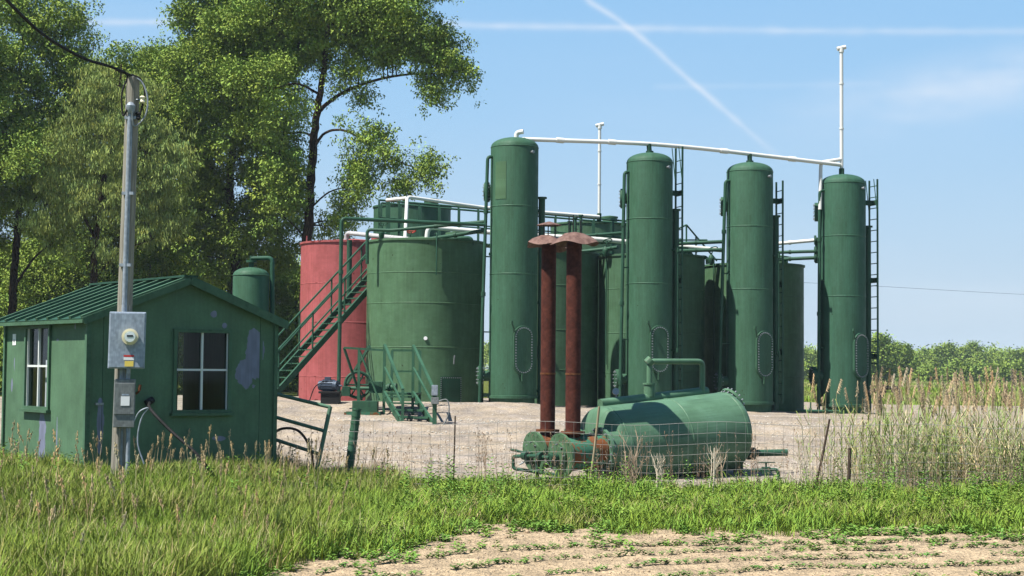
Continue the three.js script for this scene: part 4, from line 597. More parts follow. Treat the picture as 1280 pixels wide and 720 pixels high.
// ================================================================ power pole, meter, cables
{
  const d = 20.8, b0 = P(149, 590, d), tp = P(166.5, 97, d), b = V(b0.x - .01, G(b0.x, b0.z) - .05, -d), up = tp.clone().sub(b).normalize();
  const t = thing('power_pole', 'weathered grey wooden power pole with a steel conduit, in front of the shed', 'pole', b);
  part('post', [sweep([b, b.clone().lerp(tp, .5), tp], [.105, .095, .085], 20)], M.wood, t);
  const off = V(.035, 0, .115), cpts = [b.clone().lerp(tp, .02).add(off), tp.clone().add(V(.0, -.48, .115))]; part('conduit', sweep(cpts, .034, 14), M.galv, t);
  for (const f of [.55, .72, .9]) part('strap', bar(b.clone().lerp(tp, f).add(V(-.06, 0, .11)), b.clone().lerp(tp, f).add(V(.09, 0, .12)), .05, .04), M.galv, t);
  const wh = cpts[1]; part('weather_head', [lathe([[.036, -.06], [.055, -.02], [.06, .04], [.03, .08], [.001, .09]], 18, wh.clone().add(V(.005, .05, .01)))], M.galv, t);
  part('insulator', [lathe([[.02, -.05], [.04, -.03], [.025, 0], [.04, .03], [.02, .05]], 14, tp.clone().add(V(.14, -.30, .06)))], M.cream, t); part('insulator', [lathe([[.02, -.05], [.04, -.03], [.025, 0], [.04, .03], [.02, .05]], 14, tp.clone().add(V(.10, -.52, .1)))], M.black, t); part('bracket', [rod(tp.clone().add(V(.03, -.3, .05)), tp.clone().add(V(.15, -.3, .06)), .012, 6)], M.steel, t);
  const c = thing('service_cable', 'black overhead service cable ending in loops at the pole top', 'cable', tp.clone()); 
  const far = [[164, 95, 20.75], [140, 84, 20.4], [110, 75, 19.9], [80, 60, 19.3], [50, 40, 18.6], [25, 17, 18], [5, -4, 17.4], [-40, -58, 16], [-110, -150, 14]].map(a => P(...a)); part('cable', sweep(curve(far, 60), .020, 8), M.cable, c);
  part('drip_loop', sweep(curve([far[0], tp.clone().add(V(.12, -.06, .05)), tp.clone().add(V(.21, -.28, .08)), tp.clone().add(V(.19, -.52, .1)), tp.clone().add(V(.06, -.66, .13)), wh.clone().add(V(.03, .04, .05))], 30), .012, 7), M.steel, c); part('drip_loop', sweep(curve([far[1], tp.clone().add(V(-.06, .02, .07)), tp.clone().add(V(-.12, -.22, .09)), tp.clone().add(V(-.09, -.52, .11)), wh.clone().add(V(-.03, .03, .05))], 30), .012, 7), M.cable, c); part('drip_loop', sweep(curve([far[0].clone().add(V(0, .02, 0)), tp.clone().add(V(.1, -.02, .02)), tp.clone().add(V(.16, -.22, .03)), tp.clone().add(V(.11, -.5, .06))], 20), .012, 7), M.cable, c);
  // meter cabinet
  const rot = new THREE.Matrix4().makeRotationY(.22), mb = P(159, 425.5, 20.62), m4 = frameM(V(Math.cos(.22), 0, -Math.sin(.22)), up.clone(), V(Math.sin(.22), 0, Math.cos(.22)), mb);
  const m = thing('meter_cabinet', 'grey electric meter cabinet with a round meter, on the wooden pole', 'meter box', mb.clone().add(V(0, -.37, 0)));
  part('cabinet', box(.46, .73, .17, V(0, 0, 0), m4, .012), M.boxGrey, m); part('cover', box(.43, .70, .02, V(0, 0, .092), m4, .008), M.boxGrey, m);
  const mp = V(.035, .045, .10).applyMatrix4(m4), mz = V(Math.sin(.22), 0, Math.cos(.22)); const me = part('meter', [disc(mp.clone().addScaledVector(mz, .02), mz, .105, .045, 32), disc(mp.clone().addScaledVector(mz, .07), mz, .078, .09, 28)], M.cream, m); part('dial', [disc(mp.clone().addScaledVector(mz, .117), mz, .066, .006, 28)], M.labelWhite, me); part('register', [flat(.075, .022, .004, V(.035, .055, .222), m4)], M.black, me); const dome = new THREE.SphereGeometry(.075, 24, 10, 0, Math.PI * 2, 0, Math.PI / 2); dome.scale(1, .5, 1); dome.applyQuaternion(qUp(mz)); const dp = mp.clone().addScaledVector(mz, .115); dome.translate(dp.x, dp.y, dp.z); part('glass_cover', dome, M.glass, me);
  part('warning_label', [flat(.13, .022, .003, V(.03, -.20, .106), m4)], M.labelRed, m); part('rating_label', [flat(.13, .035, .003, V(.03, -.235, .106), m4)], M.labelWhite, m); part('seal_tag', [flat(.11, .07, .003, V(.035, -.30, .106), m4)], M.labelYellow, m); part('hasp', [flat(.04, .07, .04, V(.03, -.39, .06), m4)], M.steel, m);
  const db = P(155.5, 504, 20.62), d4 = frameM(V(Math.cos(.22), 0, -Math.sin(.22)), up.clone(), mz, db), ds = thing('disconnect_box', 'weathered grey disconnect switch box below the meter cabinet', 'switch box', db.clone().add(V(0, -.32, 0)));
  part('cabinet', box(.27, .62, .13, V(0, 0, 0), d4, .01), M.boxOld, ds); part('cover', box(.25, .40, .016, V(0, .06, .072), d4), M.boxOld, ds); part('label', [flat(.11, .12, .003, V(.01, .03, .083), d4)], M.labelWhite, ds); part('label_bar', [flat(.09, .02, .003, V(.01, .11, .083), d4)], M.boxGrey, ds); part('lever', [rod(V(.14, .12, .03).applyMatrix4(d4), V(.18, .16, .05).applyMatrix4(d4), .016, 8), rod(V(.18, .16, .05).applyMatrix4(d4), V(.19, .24, .05).applyMatrix4(d4), .02, 8)], M.rust, ds);
  part('nipple', [rod(V(.03, .3, 0).applyMatrix4(d4), V(.03, -.36, 0).applyMatrix4(m4), .03, 10)], M.galv, ds); part('lower_conduit', [rod(V(-.06, -.3, .0).applyMatrix4(d4), V(db.x - .07, G(db.x, db.z) - .03, db.z), .028, 10)], M.wood, ds); part('lower_conduit', [rod(V(.06, -.3, .0).applyMatrix4(d4), V(db.x + .06, G(db.x, db.z) - .03, db.z), .028, 10)], M.galv, ds);
  part('ground_wire', sweep(curve([V(.12, -.25, .05).applyMatrix4(d4), V(.2, -.1, .08).applyMatrix4(d4), V(.3, -.06, .08).applyMatrix4(d4), P(178, 520, 20.6), P(172, 552, 20.6), P(180, 580, 20.6)], 30), .010, 6), M.galv, ds);
}
// ================================================================ gate, fence, stakes
{
  const t = thing('tube_gate', 'sagging green tube gate with four rails beside the shed', 'gate', atPx(392, 24.7)); const a = [P(413, 508, 24.8), P(391, 597, 24.7)]; const g = mat(lin(.10, .20, .135), { map: paintTex, roughness: .6 });
  a[1].y = G(a[1].x, a[1].z) - .02; part('end_stile', rod(a[0], a[1], .033, 12), g, t);
  for (const [f, px, py] of [[.01, 318, 486], [.30, 318, 514], [.58, 318, 541], [.86, 318, 571]]) part('rail', rod(a[0].clone().lerp(a[1], f), P(px, py, 25.0), .028, 12), g, t);
  part('hinge_stile', rod(P(319, 484, 25.02), P(317, 590, 25.0), .033, 12), g, t);
  const h = thing('rubber_hose', 'black rubber hose looped over the tube gate', 'hose', atPx(392, 24.5)); part('hose', sweep(curve([P(338, 545, 24.6), P(352, 536, 24.55), P(372, 538, 24.5), P(386, 556, 24.5), P(391, 580, 24.5), P(389, 602, 24.5)], 30), .02, 8), M.cable, h);
}
{
  const top = P(446, 512, 25.0), b = P(433, 592, 24.9); b.y = G(b.x, b.z) - .05; const t = thing('guard_post', 'leaning green post wrapped in spiral banding, beside the gate', 'post', b);
  part('post', rod(b, top, .068, 18), M.rail, t); for (let i = 0; i < 11; i++) { const f = .08 + i * .084, c = b.clone().lerp(top, f); part('band', disc(c, top.clone().sub(b).add(V(.18, 0, 0)), .074, .03, 18), M.rail, t); } part('cap', disc(top, top.clone().sub(b), .075, .03, 18), M.rail, t);
}
{
  const pts = []; for (let px = 432; px <= 1420; px += 26) { const d = 24.75 + .9 * smooth(px, 700, 1300); const g = atPx(px, d); pts.push(g); }
  const t = thing('wire_fence', 'sagging woven wire stock fence along the grass verge', 'fence', pts[0].clone()); const hs = [.08, .19, .31, .44, .58, .73, .88, 1.05];
  const sag = (i, k) => .03 * Math.sin(i * .7 + k) + .02 * n3(i * .4, k * 2, 0);
  hs.forEach((h, k) => part('line_wire', sweep(curve(pts.map((p, i) => p.clone().add(V(0, h + sag(i, k * .2), 0))), 110), k === 7 ? .0036 : .003, 4, false), M.wireM, t));
  const top = new THREE.CatmullRomCurve3(pts); for (let i = 0; i < 84; i++) { const p = top.getPoint(i / 83), q = i / 83 * (pts.length - 1); part('stay_wire', sweep([p.clone().add(V(.01 * gauss(), .05, .004)), p.clone().add(V(.015 * gauss(), .55, .004)), p.clone().add(V(0, 1.05 + sag(q, 1.4), .004))], .0024, 3, false), M.wireM, t); }
  for (const [px, lean] of [[568, .02]]) { const d = 24.8 + .9 * smooth(px, 700, 1300), b = atPx(px, d); part('steel_post', [bar(b.clone().add(V(0, -.05, -.03)), b.clone().add(V(lean, 1.15, -.03)), .022, .022, V(0, 0, 1))], M.darkStake, t); }
  const stake = (label, px0, py0, px1, py1, d, r, m) => { const a = P(px0, py0, d), b = P(px1, py1, d); b.y = G(b.x, b.z) - .06; single('wooden_stake', sweep([b, b.clone().lerp(a, .5).add(V(.012, 0, 0)), a], [r, r * .95, r * .85], 9), m, label, 'stake', 'stakes along the wire fence'); };
  stake('pale leaning wooden stake in front of the stacks of the vessel', 749, 508, 735, 607, 24.6, .021, M.stake); stake('dark leaning stake between the vessel and the reeds', 1037, 524, 1016, 607, 24.9, .020, M.darkStake); stake('short dark upright stake among the reeds', 1062, 560, 1059, 610, 25.0, .03, M.darkStake); stake('thin grey stick leaning against the fence before the vessel', 893, 560, 890, 640, 23.6, .012, M.dryPale);
}

// ================================================================ foliage
const leafMat = (c, tr = .28) => new THREE.MeshPhysicalMaterial({ color: c, roughness: .85, side: THREE.DoubleSide, specularIntensity: .12 });
function leafSpray(n, spread, len, wid, droop = .3) {         // a handful of leaves on a twig end
  const pos = [], idx = [];
  for (let i = 0; i < n; i++) {
    const c = V(gauss() * spread, gauss() * spread * .7, gauss() * spread), dir = V(gauss(), gauss() * .7 - droop, gauss()).normalize(), nrm = V(gauss() * .7, 1, gauss() * .7).normalize(), s = dir.clone().cross(nrm).normalize(), l = len * R(.7, 1.25), w = wid * R(.8, 1.2), b = pos.length / 3;
    const lift = nrm.clone().multiplyScalar(-.12 * l);
    for (const q of [c, c.clone().addScaledVector(dir, l * .45).addScaledVector(s, w / 2), c.clone().addScaledVector(dir, l).add(lift), c.clone().addScaledVector(dir, l * .45).addScaledVector(s, -w / 2)]) pos.push(q.x, q.y, q.z);
    idx.push(b, b + 1, b + 2, b, b + 2, b + 3);
  }
  const g = new THREE.BufferGeometry(); g.setAttribute('position', new THREE.Float32BufferAttribute(pos, 3)); g.setIndex(idx); g.computeVertexNormals(); return g;
}
const sprays = [0, 1, 2].map(() => leafSpray(20, .24, .115, .056)), bigSpray = leafSpray(14, .42, .30, .16), farSpray = leafSpray(26, .8, .30, .19, 0), willow = leafSpray(20, .22, .15, .026, 1.3);
const LEAF = [.188, .262, .05];                       // one leaf green for the broadleaf trees and bushes, near and far
const leafPlain = leafMat(lin(1, 1, 1));
function xf(p, s, tilt = .5) { return new THREE.Matrix4().compose(p, new THREE.Quaternion().setFromEuler(new THREE.Euler(gauss() * tilt, rnd() * 6.283, gauss() * tilt)), V(s, s, s)); }
const tint = (c, v, w = .12) => { const k = 1 + v * gauss(), y = w * gauss(); return new THREE.Color().setRGB(Math.max(.002, c[0] * k * (1 + y)), Math.max(.002, c[1] * k), Math.max(.002, c[2] * k * (1 - y))); };
function tree(label, group, d, trunk, limbs, clumps, o = {}) {
  const S = d / F, toP = a => P(a[0], a[1], d + (a[3] || 0)), base = toP(trunk[0]); base.y = G(base.x, base.z) - .1;
  const t = thing(o.name || 'broadleaf_tree', label, 'tree', base, group), skel = [];
  const limb = (l, first) => { const p = l.map(toP); if (first) p[0] = base.clone(); const c = new THREE.CatmullRomCurve3(p), n = 6 * l.length, pts = c.getPoints(n), r = pts.map((q, i) => { const f = i / n * (l.length - 1), k = Math.min(l.length - 2, Math.floor(f)); return lerp(l[k][2], l[k + 1][2], f - k) * S * .56; }); pts.forEach((q, i) => { if (i) q.add(V(gauss(), gauss() * .4, gauss()).multiplyScalar(r[i] * .25)); skel.push([q, r[i]]); }); return sweep(pts, r, 9); };
  part('trunk', limb(trunk, true), M.bark, t); const lg = limbs.map(l => limb(l)); if (lg.length) lg.forEach(g => part('limb', g, M.bark, t));
  const mats = [], colors = [], twigs = [], col = o.color || [.075, .125, .028];
  for (const [px, py, rx, ry, dz = 0, dens = 1] of clumps) {
    const c = P(px, py, d + dz), ax = rx * S, ay = ry * S, nsub = Math.max(2, Math.round(ax * ay * 3.14 * 3.2 * dens)), cv = gauss() * .12;
    for (let i = 0; i < nsub; i++) {
      let u; do u = V(R(-1, 1), R(-1, 1), R(-1, 1)); while (u.length() > 1); u.multiplyScalar(Math.pow(u.length(), -.25));
      const s = c.clone().add(V(u.x * ax, u.y * ay, u.z * Math.min(ax, 2.6) * (o.deep || .9)));
      let best = null, bd = 1e9; for (const [q, r] of skel) { const dd = q.distanceToSquared(s) + (q.y > s.y ? .8 : 0); if (dd < bd) { bd = dd; best = q; } }
      if (rnd() < (o.twig ?? .5) && bd < 16) { const m = best.clone().lerp(s, .5).add(V(gauss() * .15, .12 * Math.sqrt(bd), gauss() * .15)); const tw = new THREE.QuadraticBezierCurve3(best, m, s).getPoints(4), r0 = .012 + .012 * Math.sqrt(bd); twigs.push(sweep(tw, [r0, r0 * .8, r0 * .6, r0 * .45, r0 * .25], 4, false)); }
      const n = Math.round((o.per || 26) * R(.8, 1.6)), sr = R(.42, .85), sub = gauss() * .13 + cv;
      for (let k = 0; k < n; k++) { const p = s.clone().add(V(gauss() * sr, gauss() * sr * .85 - (o.hang || 0) * rnd(), gauss() * sr)); mats.push(xf(p.sub(base), R(.8, 1.25), o.hang ? .25 : .6)); colors.push(tint(col, .20, .14).multiplyScalar(1 + sub)); }
    }
  }
  if (twigs.length) part('twigs', twigs, M.bark, t, { kind: 'stuff' });
  const sets = o.spray ? [o.spray] : sprays; sets.forEach((g, i) => { const pick = mats.map((_, q) => q).filter(q => q % sets.length === i); const im = instanced('crown', g, leafPlain, pick.map(q => mats[q]), pick.map(q => colors[q]), t); im.userData.kind = 'stuff'; });
  return t;
}
const TR = 'trees in the shelter belt behind the tanks';
// the leaning tree whose boughs reach out over the tanks
tree('tall open-crowned tree with bare trunk and boughs reaching over the tanks', TR, 58,
  [[380, 470, 15], [384, 300, 11.5], [388, 230, 10], [392, 180, 9], [397, 135, 8], [404, 95, 6.5], [408, 50, 5], [418, 5, 3.5], [424, -40, 2.5], [426, -90, 1.4]],
  [[[397, 140, 5, 0], [425, 118, 4, -.4], [470, 100, 3.2, -.8], [510, 93, 2.4, -1], [548, 92, 1.6, -1.2], [582, 88, .8, -1.4]], [[391, 187, 3.6, 0], [407, 166, 3, -.3], [430, 163, 2.6, -.6], [458, 178, 2, -1], [490, 198, 1.4, -1.2], [530, 214, .8, -1.4]], [[405, 92, 3.6], [385, 70, 3, .6], [360, 48, 2.2, 1], [335, 30, 1.4, 1.4]], [[408, 60, 3.2], [440, 40, 2.4, -.5], [480, 18, 1.6, -1], [520, 5, .9, -1]], [[400, 118, 3], [372, 105, 2.4, -.8], [345, 110, 1.6, -1.4], [320, 125, .9, -1.6]], [[388, 225, 2.6], [365, 200, 2, -.8], [340, 190, 1.2, -1.2]], [[386, 262, 2.4], [412, 240, 1.8, -.6], [440, 232, 1.2, -1]], [[416, 10, 2.2], [450, -25, 1.6], [500, -50, 1]], [[384, 300, 2], [360, 275, 1.5, -.5], [340, 262, .9, -1]]],
  [[300, 30, 50, 34, 1], [350, 20, 45, 32, 1, 1.1], [400, 18, 40, 34, 0, 1.1], [450, 20, 44, 30, -.5, 1.1], [500, 26, 40, 30, -1, 1.1], [535, 60, 38, 26, -1, 1], [560, 88, 30, 22, -1.3, .9], [578, 86, 20, 18, -1.4, .8], [548, 112, 24, 14, -1.3, .7], [500, 66, 38, 22, -1, .9], [455, 66, 36, 24, -.6, .9], [415, 62, 32, 26, 0, .7], [360, 70, 38, 28, .8, .9], [330, 100, 34, 28, -1, .9], [355, 130, 30, 24, -1.2, .7], [440, 112, 26, 14, -.5, .5], [470, 170, 34, 13, -1, .7], [500, 196, 36, 14, -1.2, .8], [528, 216, 26, 12, -1.4, .8], [470, 205, 38, 18, -1, .75], [436, 212, 24, 18, -.8, .6], [440, 238, 34, 14, -1, .5], [500, 236, 24, 9, -1.2, .35], [425, 252, 24, 18, -.6, .7], [350, 200, 26, 26, -1, .8], [345, 255, 30, 28, -.8, .9], [415, 287, 36, 16, 1.5, .6], [450, -25, 60, 26, 0, 1], [380, -25, 60, 26, 0, 1], [510, -20, 40, 22, -1, .9], [352, 168, 22, 18, -1, .6], [350, 60, 50, 40, 4], [340, 120, 44, 36, 4], [355, 175, 34, 36, 4, .9], [345, 225, 34, 34, 4], [362, 270, 28, 26, 4], [300, 70, 44, 36, 3], [410, 40, 50, 34, 3], [470, 45, 46, 32, 2], [520, 50, 36, 30, 1], [350, -60, 54, 34, 1, .8], [420, -75, 54, 34, 0, .8], [480, -65, 50, 30, 0, .8], [390, -130, 54, 34, 0, .8], [450, -135, 46, 30, 0, .8], [415, -185, 46, 30, 0, .7]], { color: LEAF, deep: 1, per: 30 });
// the dense trees towards the road
tree('dense bright green tree behind the shed, fullest of the shelter belt', TR, 61, [[292, 470, 15], [296, 350, 11], [290, 280, 9.5], [288, 210, 8], [300, 150, 7], [310, 100, 5.5], [320, 40, 4], [326, -20, 2]],
  [[[288, 250, 5], [262, 205, 3.6], [240, 165, 2.4], [225, 120, 1.2]], [[290, 205, 4.4], [318, 165, 3], [335, 120, 2]], [[302, 140, 4], [275, 95, 3], [262, 50, 1.6]], [[288, 280, 4], [250, 262, 2.6], [215, 250, 1.4]], [[296, 320, 3.4], [325, 290, 2.2], [345, 285, 1.2]], [[310, 95, 3], [290, 50, 2], [285, 10, 1.2]]],
  [[250, 40, 42, 34], [290, 25, 45, 32], [225, 80, 40, 30], [270, 85, 44, 34], [320, 80, 36, 34], [215, 125, 40, 30], [255, 135, 44, 34], [305, 140, 38, 34], [225, 175, 42, 30], [270, 190, 44, 32], [320, 195, 36, 34], [230, 225, 42, 30], [285, 245, 42, 32], [335, 245, 34, 34], [235, 275, 44, 30], [300, 300, 44, 32], [250, 320, 46, 30], [335, 310, 38, 32], [200, 150, 26, 24, -1, .7], [245, 5, 30, 18, 0, .5], [290, -20, 44, 26, 0, .8], [340, 40, 34, 30, 1, .8], [260, -50, 50, 34, 0, .8], [320, -70, 50, 34, 0, .8], [285, -120, 50, 34, 0, .8], [330, -150, 44, 30, 0, .7], [230, 110, 44, 40, -2.6, .7], [270, 60, 44, 40, -2.6, .7], [300, 180, 40, 40, -2.6, .6]], { color: LEAF, per: 27 });
tree('pale feathery tree with drooping sprays behind the power pole', TR, 56, [[112, 470, 10], [116, 360, 8], [120, 300, 7], [128, 240, 6], [138, 180, 4.5], [148, 120, 3], [152, 80, 1.5]],
  [[[120, 300, 4], [95, 250, 3], [75, 205, 1.6]], [[126, 250, 3.6], [155, 205, 2.6], [185, 175, 1.4]], [[138, 180, 3], [115, 140, 2], [95, 110, 1.1]], [[116, 350, 3], [150, 315, 2], [190, 300, 1.2]]],
  [[150, 100, 38, 22], [115, 130, 38, 24], [185, 135, 36, 24], [150, 150, 40, 26], [90, 170, 36, 26], [190, 180, 36, 26], [135, 195, 42, 26], [80, 215, 38, 26], [180, 225, 40, 28], [120, 240, 40, 26, 0, .8], [75, 262, 36, 24, 0, .8], [160, 270, 38, 26, 0, .7], [200, 265, 30, 26, 0, .7], [110, 300, 30, 20, 0, .4]], { color: [.23, .285, .08], spray: willow, hang: .5, per: 26, name: 'drooping_tree' });
tree('dark leafy tree at the road end of the shelter belt with forked black trunk', TR, 59, [[12, 480, 12], [16, 380, 9], [20, 310, 8], [24, 240, 7], [20, 170, 6], [24, 100, 4.5], [30, 40, 3], [34, -20, 1.5]],
  [[[20, 300, 5], [42, 255, 4], [58, 205, 3], [66, 150, 2], [72, 95, 1]], [[24, 235, 3.4], [2, 190, 2.6], [-20, 150, 1.4]], [[22, 120, 3], [50, 80, 2], [75, 50, 1.1]], [[17, 360, 3.4], [45, 320, 2.4], [70, 300, 1.2]]],
  [[20, 40, 44, 30], [65, 40, 40, 30], [-15, 80, 40, 32], [35, 90, 42, 30], [80, 85, 38, 28], [5, 130, 42, 30], [50, 140, 42, 30], [95, 120, 34, 26, 0, .9], [-10, 180, 40, 32], [35, 190, 42, 30], [75, 180, 36, 28], [0, 230, 40, 30, 0, .9], [45, 240, 38, 28, 0, .8], [-20, 280, 34, 30, 0, .8], [55, 280, 34, 24, 0, .6], [110, 30, 30, 20, 0, .45], [45, 0, 40, 20, 0, .6], [0, 0, 50, 26, 0, .7], [85, 10, 30, 16, 0, .3]], { color: LEAF, per: 25 });
tree('slender dark-trunked tree between the power pole and the road end trees', TR, 64, [[62, 475, 10], [58, 360, 8], [66, 290, 7], [80, 230, 5.5], [92, 170, 4], [108, 110, 2.6], [118, 50, 1.2]],
  [[[66, 290, 3.6], [100, 245, 2.6], [125, 215, 1.3]], [[80, 230, 3], [60, 190, 2], [50, 150, 1]]],
  [[140, 78, 30, 18, 0, .7], [125, 100, 40, 26], [170, 105, 38, 28], [95, 150, 40, 28], [150, 170, 40, 28], [110, 210, 40, 28], [160, 230, 40, 30], [100, 270, 40, 28], [150, 300, 40, 28], [60, 320, 34, 24, 0, .7], [195, 85, 30, 26], [195, 300, 40, 30], [10, 320, 30, 24, 0, .7], [130, 130, 46, 34], [100, 240, 46, 34], [30, 250, 40, 34], [60, 200, 44, 34], [150, 130, 50, 40], [195, 190, 46, 40]], { color: LEAF, per: 24, twig: .4 });
tree('tree filling the gap between the pole and the dense bright tree', TR, 67, [[205, 475, 11], [206, 360, 9], [200, 280, 7.5], [195, 200, 6], [205, 120, 4], [215, 60, 2]], [[[200, 270, 4], [170, 225, 3], [150, 190, 1.4]], [[196, 210, 3.6], [225, 170, 2.4], [245, 130, 1.2]]],
  [[200, 85, 38, 24, 0, .8], [180, 130, 40, 28], [220, 130, 40, 28], [175, 185, 42, 30], [220, 190, 42, 30], [185, 240, 44, 30], [225, 250, 44, 30], [180, 300, 46, 30], [235, 310, 46, 30], [200, 345, 50, 26], [275, 350, 50, 26], [330, 350, 44, 26], [150, 345, 46, 28], [100, 345, 46, 28], [50, 335, 44, 28], [5, 340, 44, 28], [100, 310, 44, 28], [40, 300, 40, 26, 0, .8]], { color: LEAF, per: 26, twig: .35 });
// the belt goes on beside the picture, where its crowns shade the ground under the trees that show
const crownOf = (cx, half, y0, y1, step = 46) => { const out = []; for (let y = y0; y < y1; y += step) for (let x = -half; x <= half; x += step) { const f = (y - y0) / (y1 - y0), w = half * Math.sqrt(Math.max(.1, 1 - Math.pow(f * 1.7 - .75, 2))); if (Math.abs(x) <= w) out.push([cx + x + gauss() * 8, y + gauss() * 8, 40, 36, gauss() * 2, .8]); } return out; };
tree('tall tree of the belt standing beyond the road end of the hut', TR, 56, [[-90, 480, 14], [-86, 300, 10], [-80, 120, 7], [-78, 90, 3], [-76, 60, 2]], [[[-84, 250, 4], [-130, 180, 3], [-170, 120, 1.5]], [[-82, 200, 4], [-40, 120, 3], [-10, 60, 1.5]]], crownOf(-90, 120, 60, 300), { color: LEAF, per: 22, twig: .3, deep: 1.6 });
tree('outermost tree of the belt, next to the one beyond the road end of the hut', TR, 53, [[-330, 480, 14], [-326, 300, 10], [-320, 120, 7], [-318, 80, 3], [-316, 40, 2]], [[[-324, 250, 4], [-370, 180, 3], [-410, 120, 1.5]], [[-322, 200, 4], [-280, 120, 3], [-240, 60, 1.5]]], crownOf(-325, 130, 40, 310), { color: LEAF, per: 22, twig: .3, deep: 1.6 });
// undergrowth below the belt
{
  const n = [], spots = [[10, 345, 34, 30], [60, 340, 36, 26], [110, 325, 34, 34], [150, 330, 34, 30], [200, 325, 34, 34], [250, 330, 34, 34], [300, 325, 34, 40], [345, 330, 30, 44], [372, 360, 28, 40], [395, 330, 26, 34], [-40, 350, 44, 40], [-90, 340, 44, 50], [330, 400, 40, 40], [385, 415, 40, 40], [5, 318, 40, 34], [48, 322, 40, 30], [95, 315, 40, 34], [140, 320, 40, 32], [185, 322, 40, 30], [-45, 320, 44, 34], [235, 328, 40, 30]];
  spots.forEach(([px, py, rx, ry], i) => { const d = i < 14 ? 67 + (i % 4) * 1.8 : 62.5 + (i % 3) * .8, c = P(px, py, d), ax = rx * d / F, base = on(c.x, c.z); const t = thing('undergrowth_bush', 'dark leafy bush in the undergrowth beneath the shelter belt trees', 'bush', base, 'undergrowth bushes'); const mats = [], cl = [], h = c.y - base.y + ry * d / F; for (let k = 0; k < 900; k++) { const a = rnd() * 6.283, r = Math.sqrt(rnd()) * ax * 1.15, y = h * Math.pow(rnd(), .75) * (1 - .25 * r / ax); mats.push(xf(V(Math.cos(a) * r, y, Math.sin(a) * r * .9), R(.8, 1.4))); cl.push(tint(LEAF, .25)); } const im = instanced('foliage', sprays[i % 3], leafPlain, mats, cl, t); im.userData.kind = 'stuff'; part('stem', [0, 1, 2].map(k => sweep([base.clone().add(V(0, -.05, 0)), base.clone().add(V(gauss() * .3, h * .4, gauss() * .3)), base.clone().add(V(gauss() * .7, h * .8, gauss() * .6))], [.06, .045, .02], 6)), M.bark, t); });
}
// ---------------------------------------------------------------- the far wood and bushes across the meadow
{
  const far = (label, group, px, d, hpx, wpx, col, name = 'far_tree', nn = 240, spray = farSpray) => { const b = atPx(px, d), S = d / F, h = hpx * S, w = wpx * S / 2, t = thing(name, label, name === 'far_bush' ? 'bush' : 'tree', b, group), m = [], c = []; for (let i = 0; i < nn; i++) { const f = Math.pow(rnd(), .8), a = rnd() * 6.283, r = w * Math.sqrt(rnd()) * (name === 'far_bush' ? Math.sqrt(1 - f * f * .8) : Math.sin(Math.PI * clamp(.12 + f * .82, 0, 1))); m.push(xf(V(Math.cos(a) * r, h * (name === 'far_bush' ? f * .9 : .12 + f * .84) + n3(a, f * 4, px) * .3, Math.sin(a) * r), R(.7, 1.3))); c.push(tint(col, .22)); } instanced('crown', spray, leafPlain, m, c, t).userData.kind = 'stuff'; part('trunk', sweep([b.clone().add(V(0, -.1, 0)), b.clone().add(V(.1, h * .5, 0)), b.clone().add(V(0, h * .85, 0))], [.02 * h, .014 * h, .004 * h], 6), M.bark, t); };
  far('round-crowned tree standing in front of the far wood', 'trees across the meadow', 1100, 175, 58, 40, LEAF, 'far_tree', 420);
  far('tall bushy tree beside the round-crowned tree before the far wood', 'trees across the meadow', 1128, 190, 46, 34, LEAF, 'far_tree', 300);
  let px = 996; let i = 0; while (px < 1370) { const w = R(20, 34); far('slender tree in the edge of the far wood across the meadow', 'edge trees of the far wood', px, R(235, 262), R(30, 47), w, LEAF, 'far_tree', 260); px += w * .42; }
  px = 1004; while (px < 1370) { const w = R(24, 46); far('rounded bush growing below the far wood', 'bushes along the meadow edge', px, R(185, 215), R(17, 26), w, LEAF, 'far_bush', 130); px += w * .8; }
  const m = [], c = []; for (let k = 0; k < 14000; k++) { const x = R(-150, 330), z = -R(265, 300), hh = 4.7 + 1.0 * n3(x * .09, z * .05, 2) + .8 * n3(x * .4, 1, 3); m.push(xf(V(x, G(x, z) + hh * Math.pow(rnd(), .6), z), R(1, 1.7))); c.push(tint(LEAF, .2)); }
  const fw = instanced('far_wood', farSpray, leafPlain, m, c); fw.userData = { kind: 'stuff', label: 'hazy band of wood beyond the meadow', category: 'wood' };
  const q = single('power_line', [sweep(curve([P(960, 351, 150), P(1100, 358, 160), P(1280, 368, 172), P(1500, 376, 190)], 40), .013, 4)], M.cable, 'thin distant power line crossing the sky above the far wood', 'cable');
}
// ================================================================ grasses
function blades(n, spread, h, w, bendy, extra) {
  const pos = [], idx = [];
  for (let i = 0; i < n; i++) { const a = rnd() * 6.283, b = rnd() * 6.283, r = spread * Math.sqrt(rnd()), x = Math.cos(a) * r, z = Math.sin(a) * r, hh = h * R(.55, 1.15), bn = bendy * hh * R(.2, 1.2), lx = Math.cos(b), lz = Math.sin(b), k = pos.length / 3; for (const [f, ww] of [[0, 1], [.4, .9], [.75, .6]]) { const o = bn * f * f, y = hh * f * (1 - .12 * bendy * f); pos.push(x + lx * o - lz * w * ww / 2, y, z + lz * o + lx * w * ww / 2, x + lx * o + lz * w * ww / 2, y, z + lz * o - lx * w * ww / 2); } pos.push(x + lx * bn, hh * (1 - .22 * bendy), z + lz * bn); idx.push(k, k + 1, k + 2, k + 1, k + 3, k + 2, k + 2, k + 3, k + 4, k + 3, k + 5, k + 4, k + 4, k + 5, k + 6); }
  const g = new THREE.BufferGeometry(); g.setAttribute('position', new THREE.Float32BufferAttribute(pos, 3)); g.setIndex(idx); g.computeVertexNormals(); return g;
}
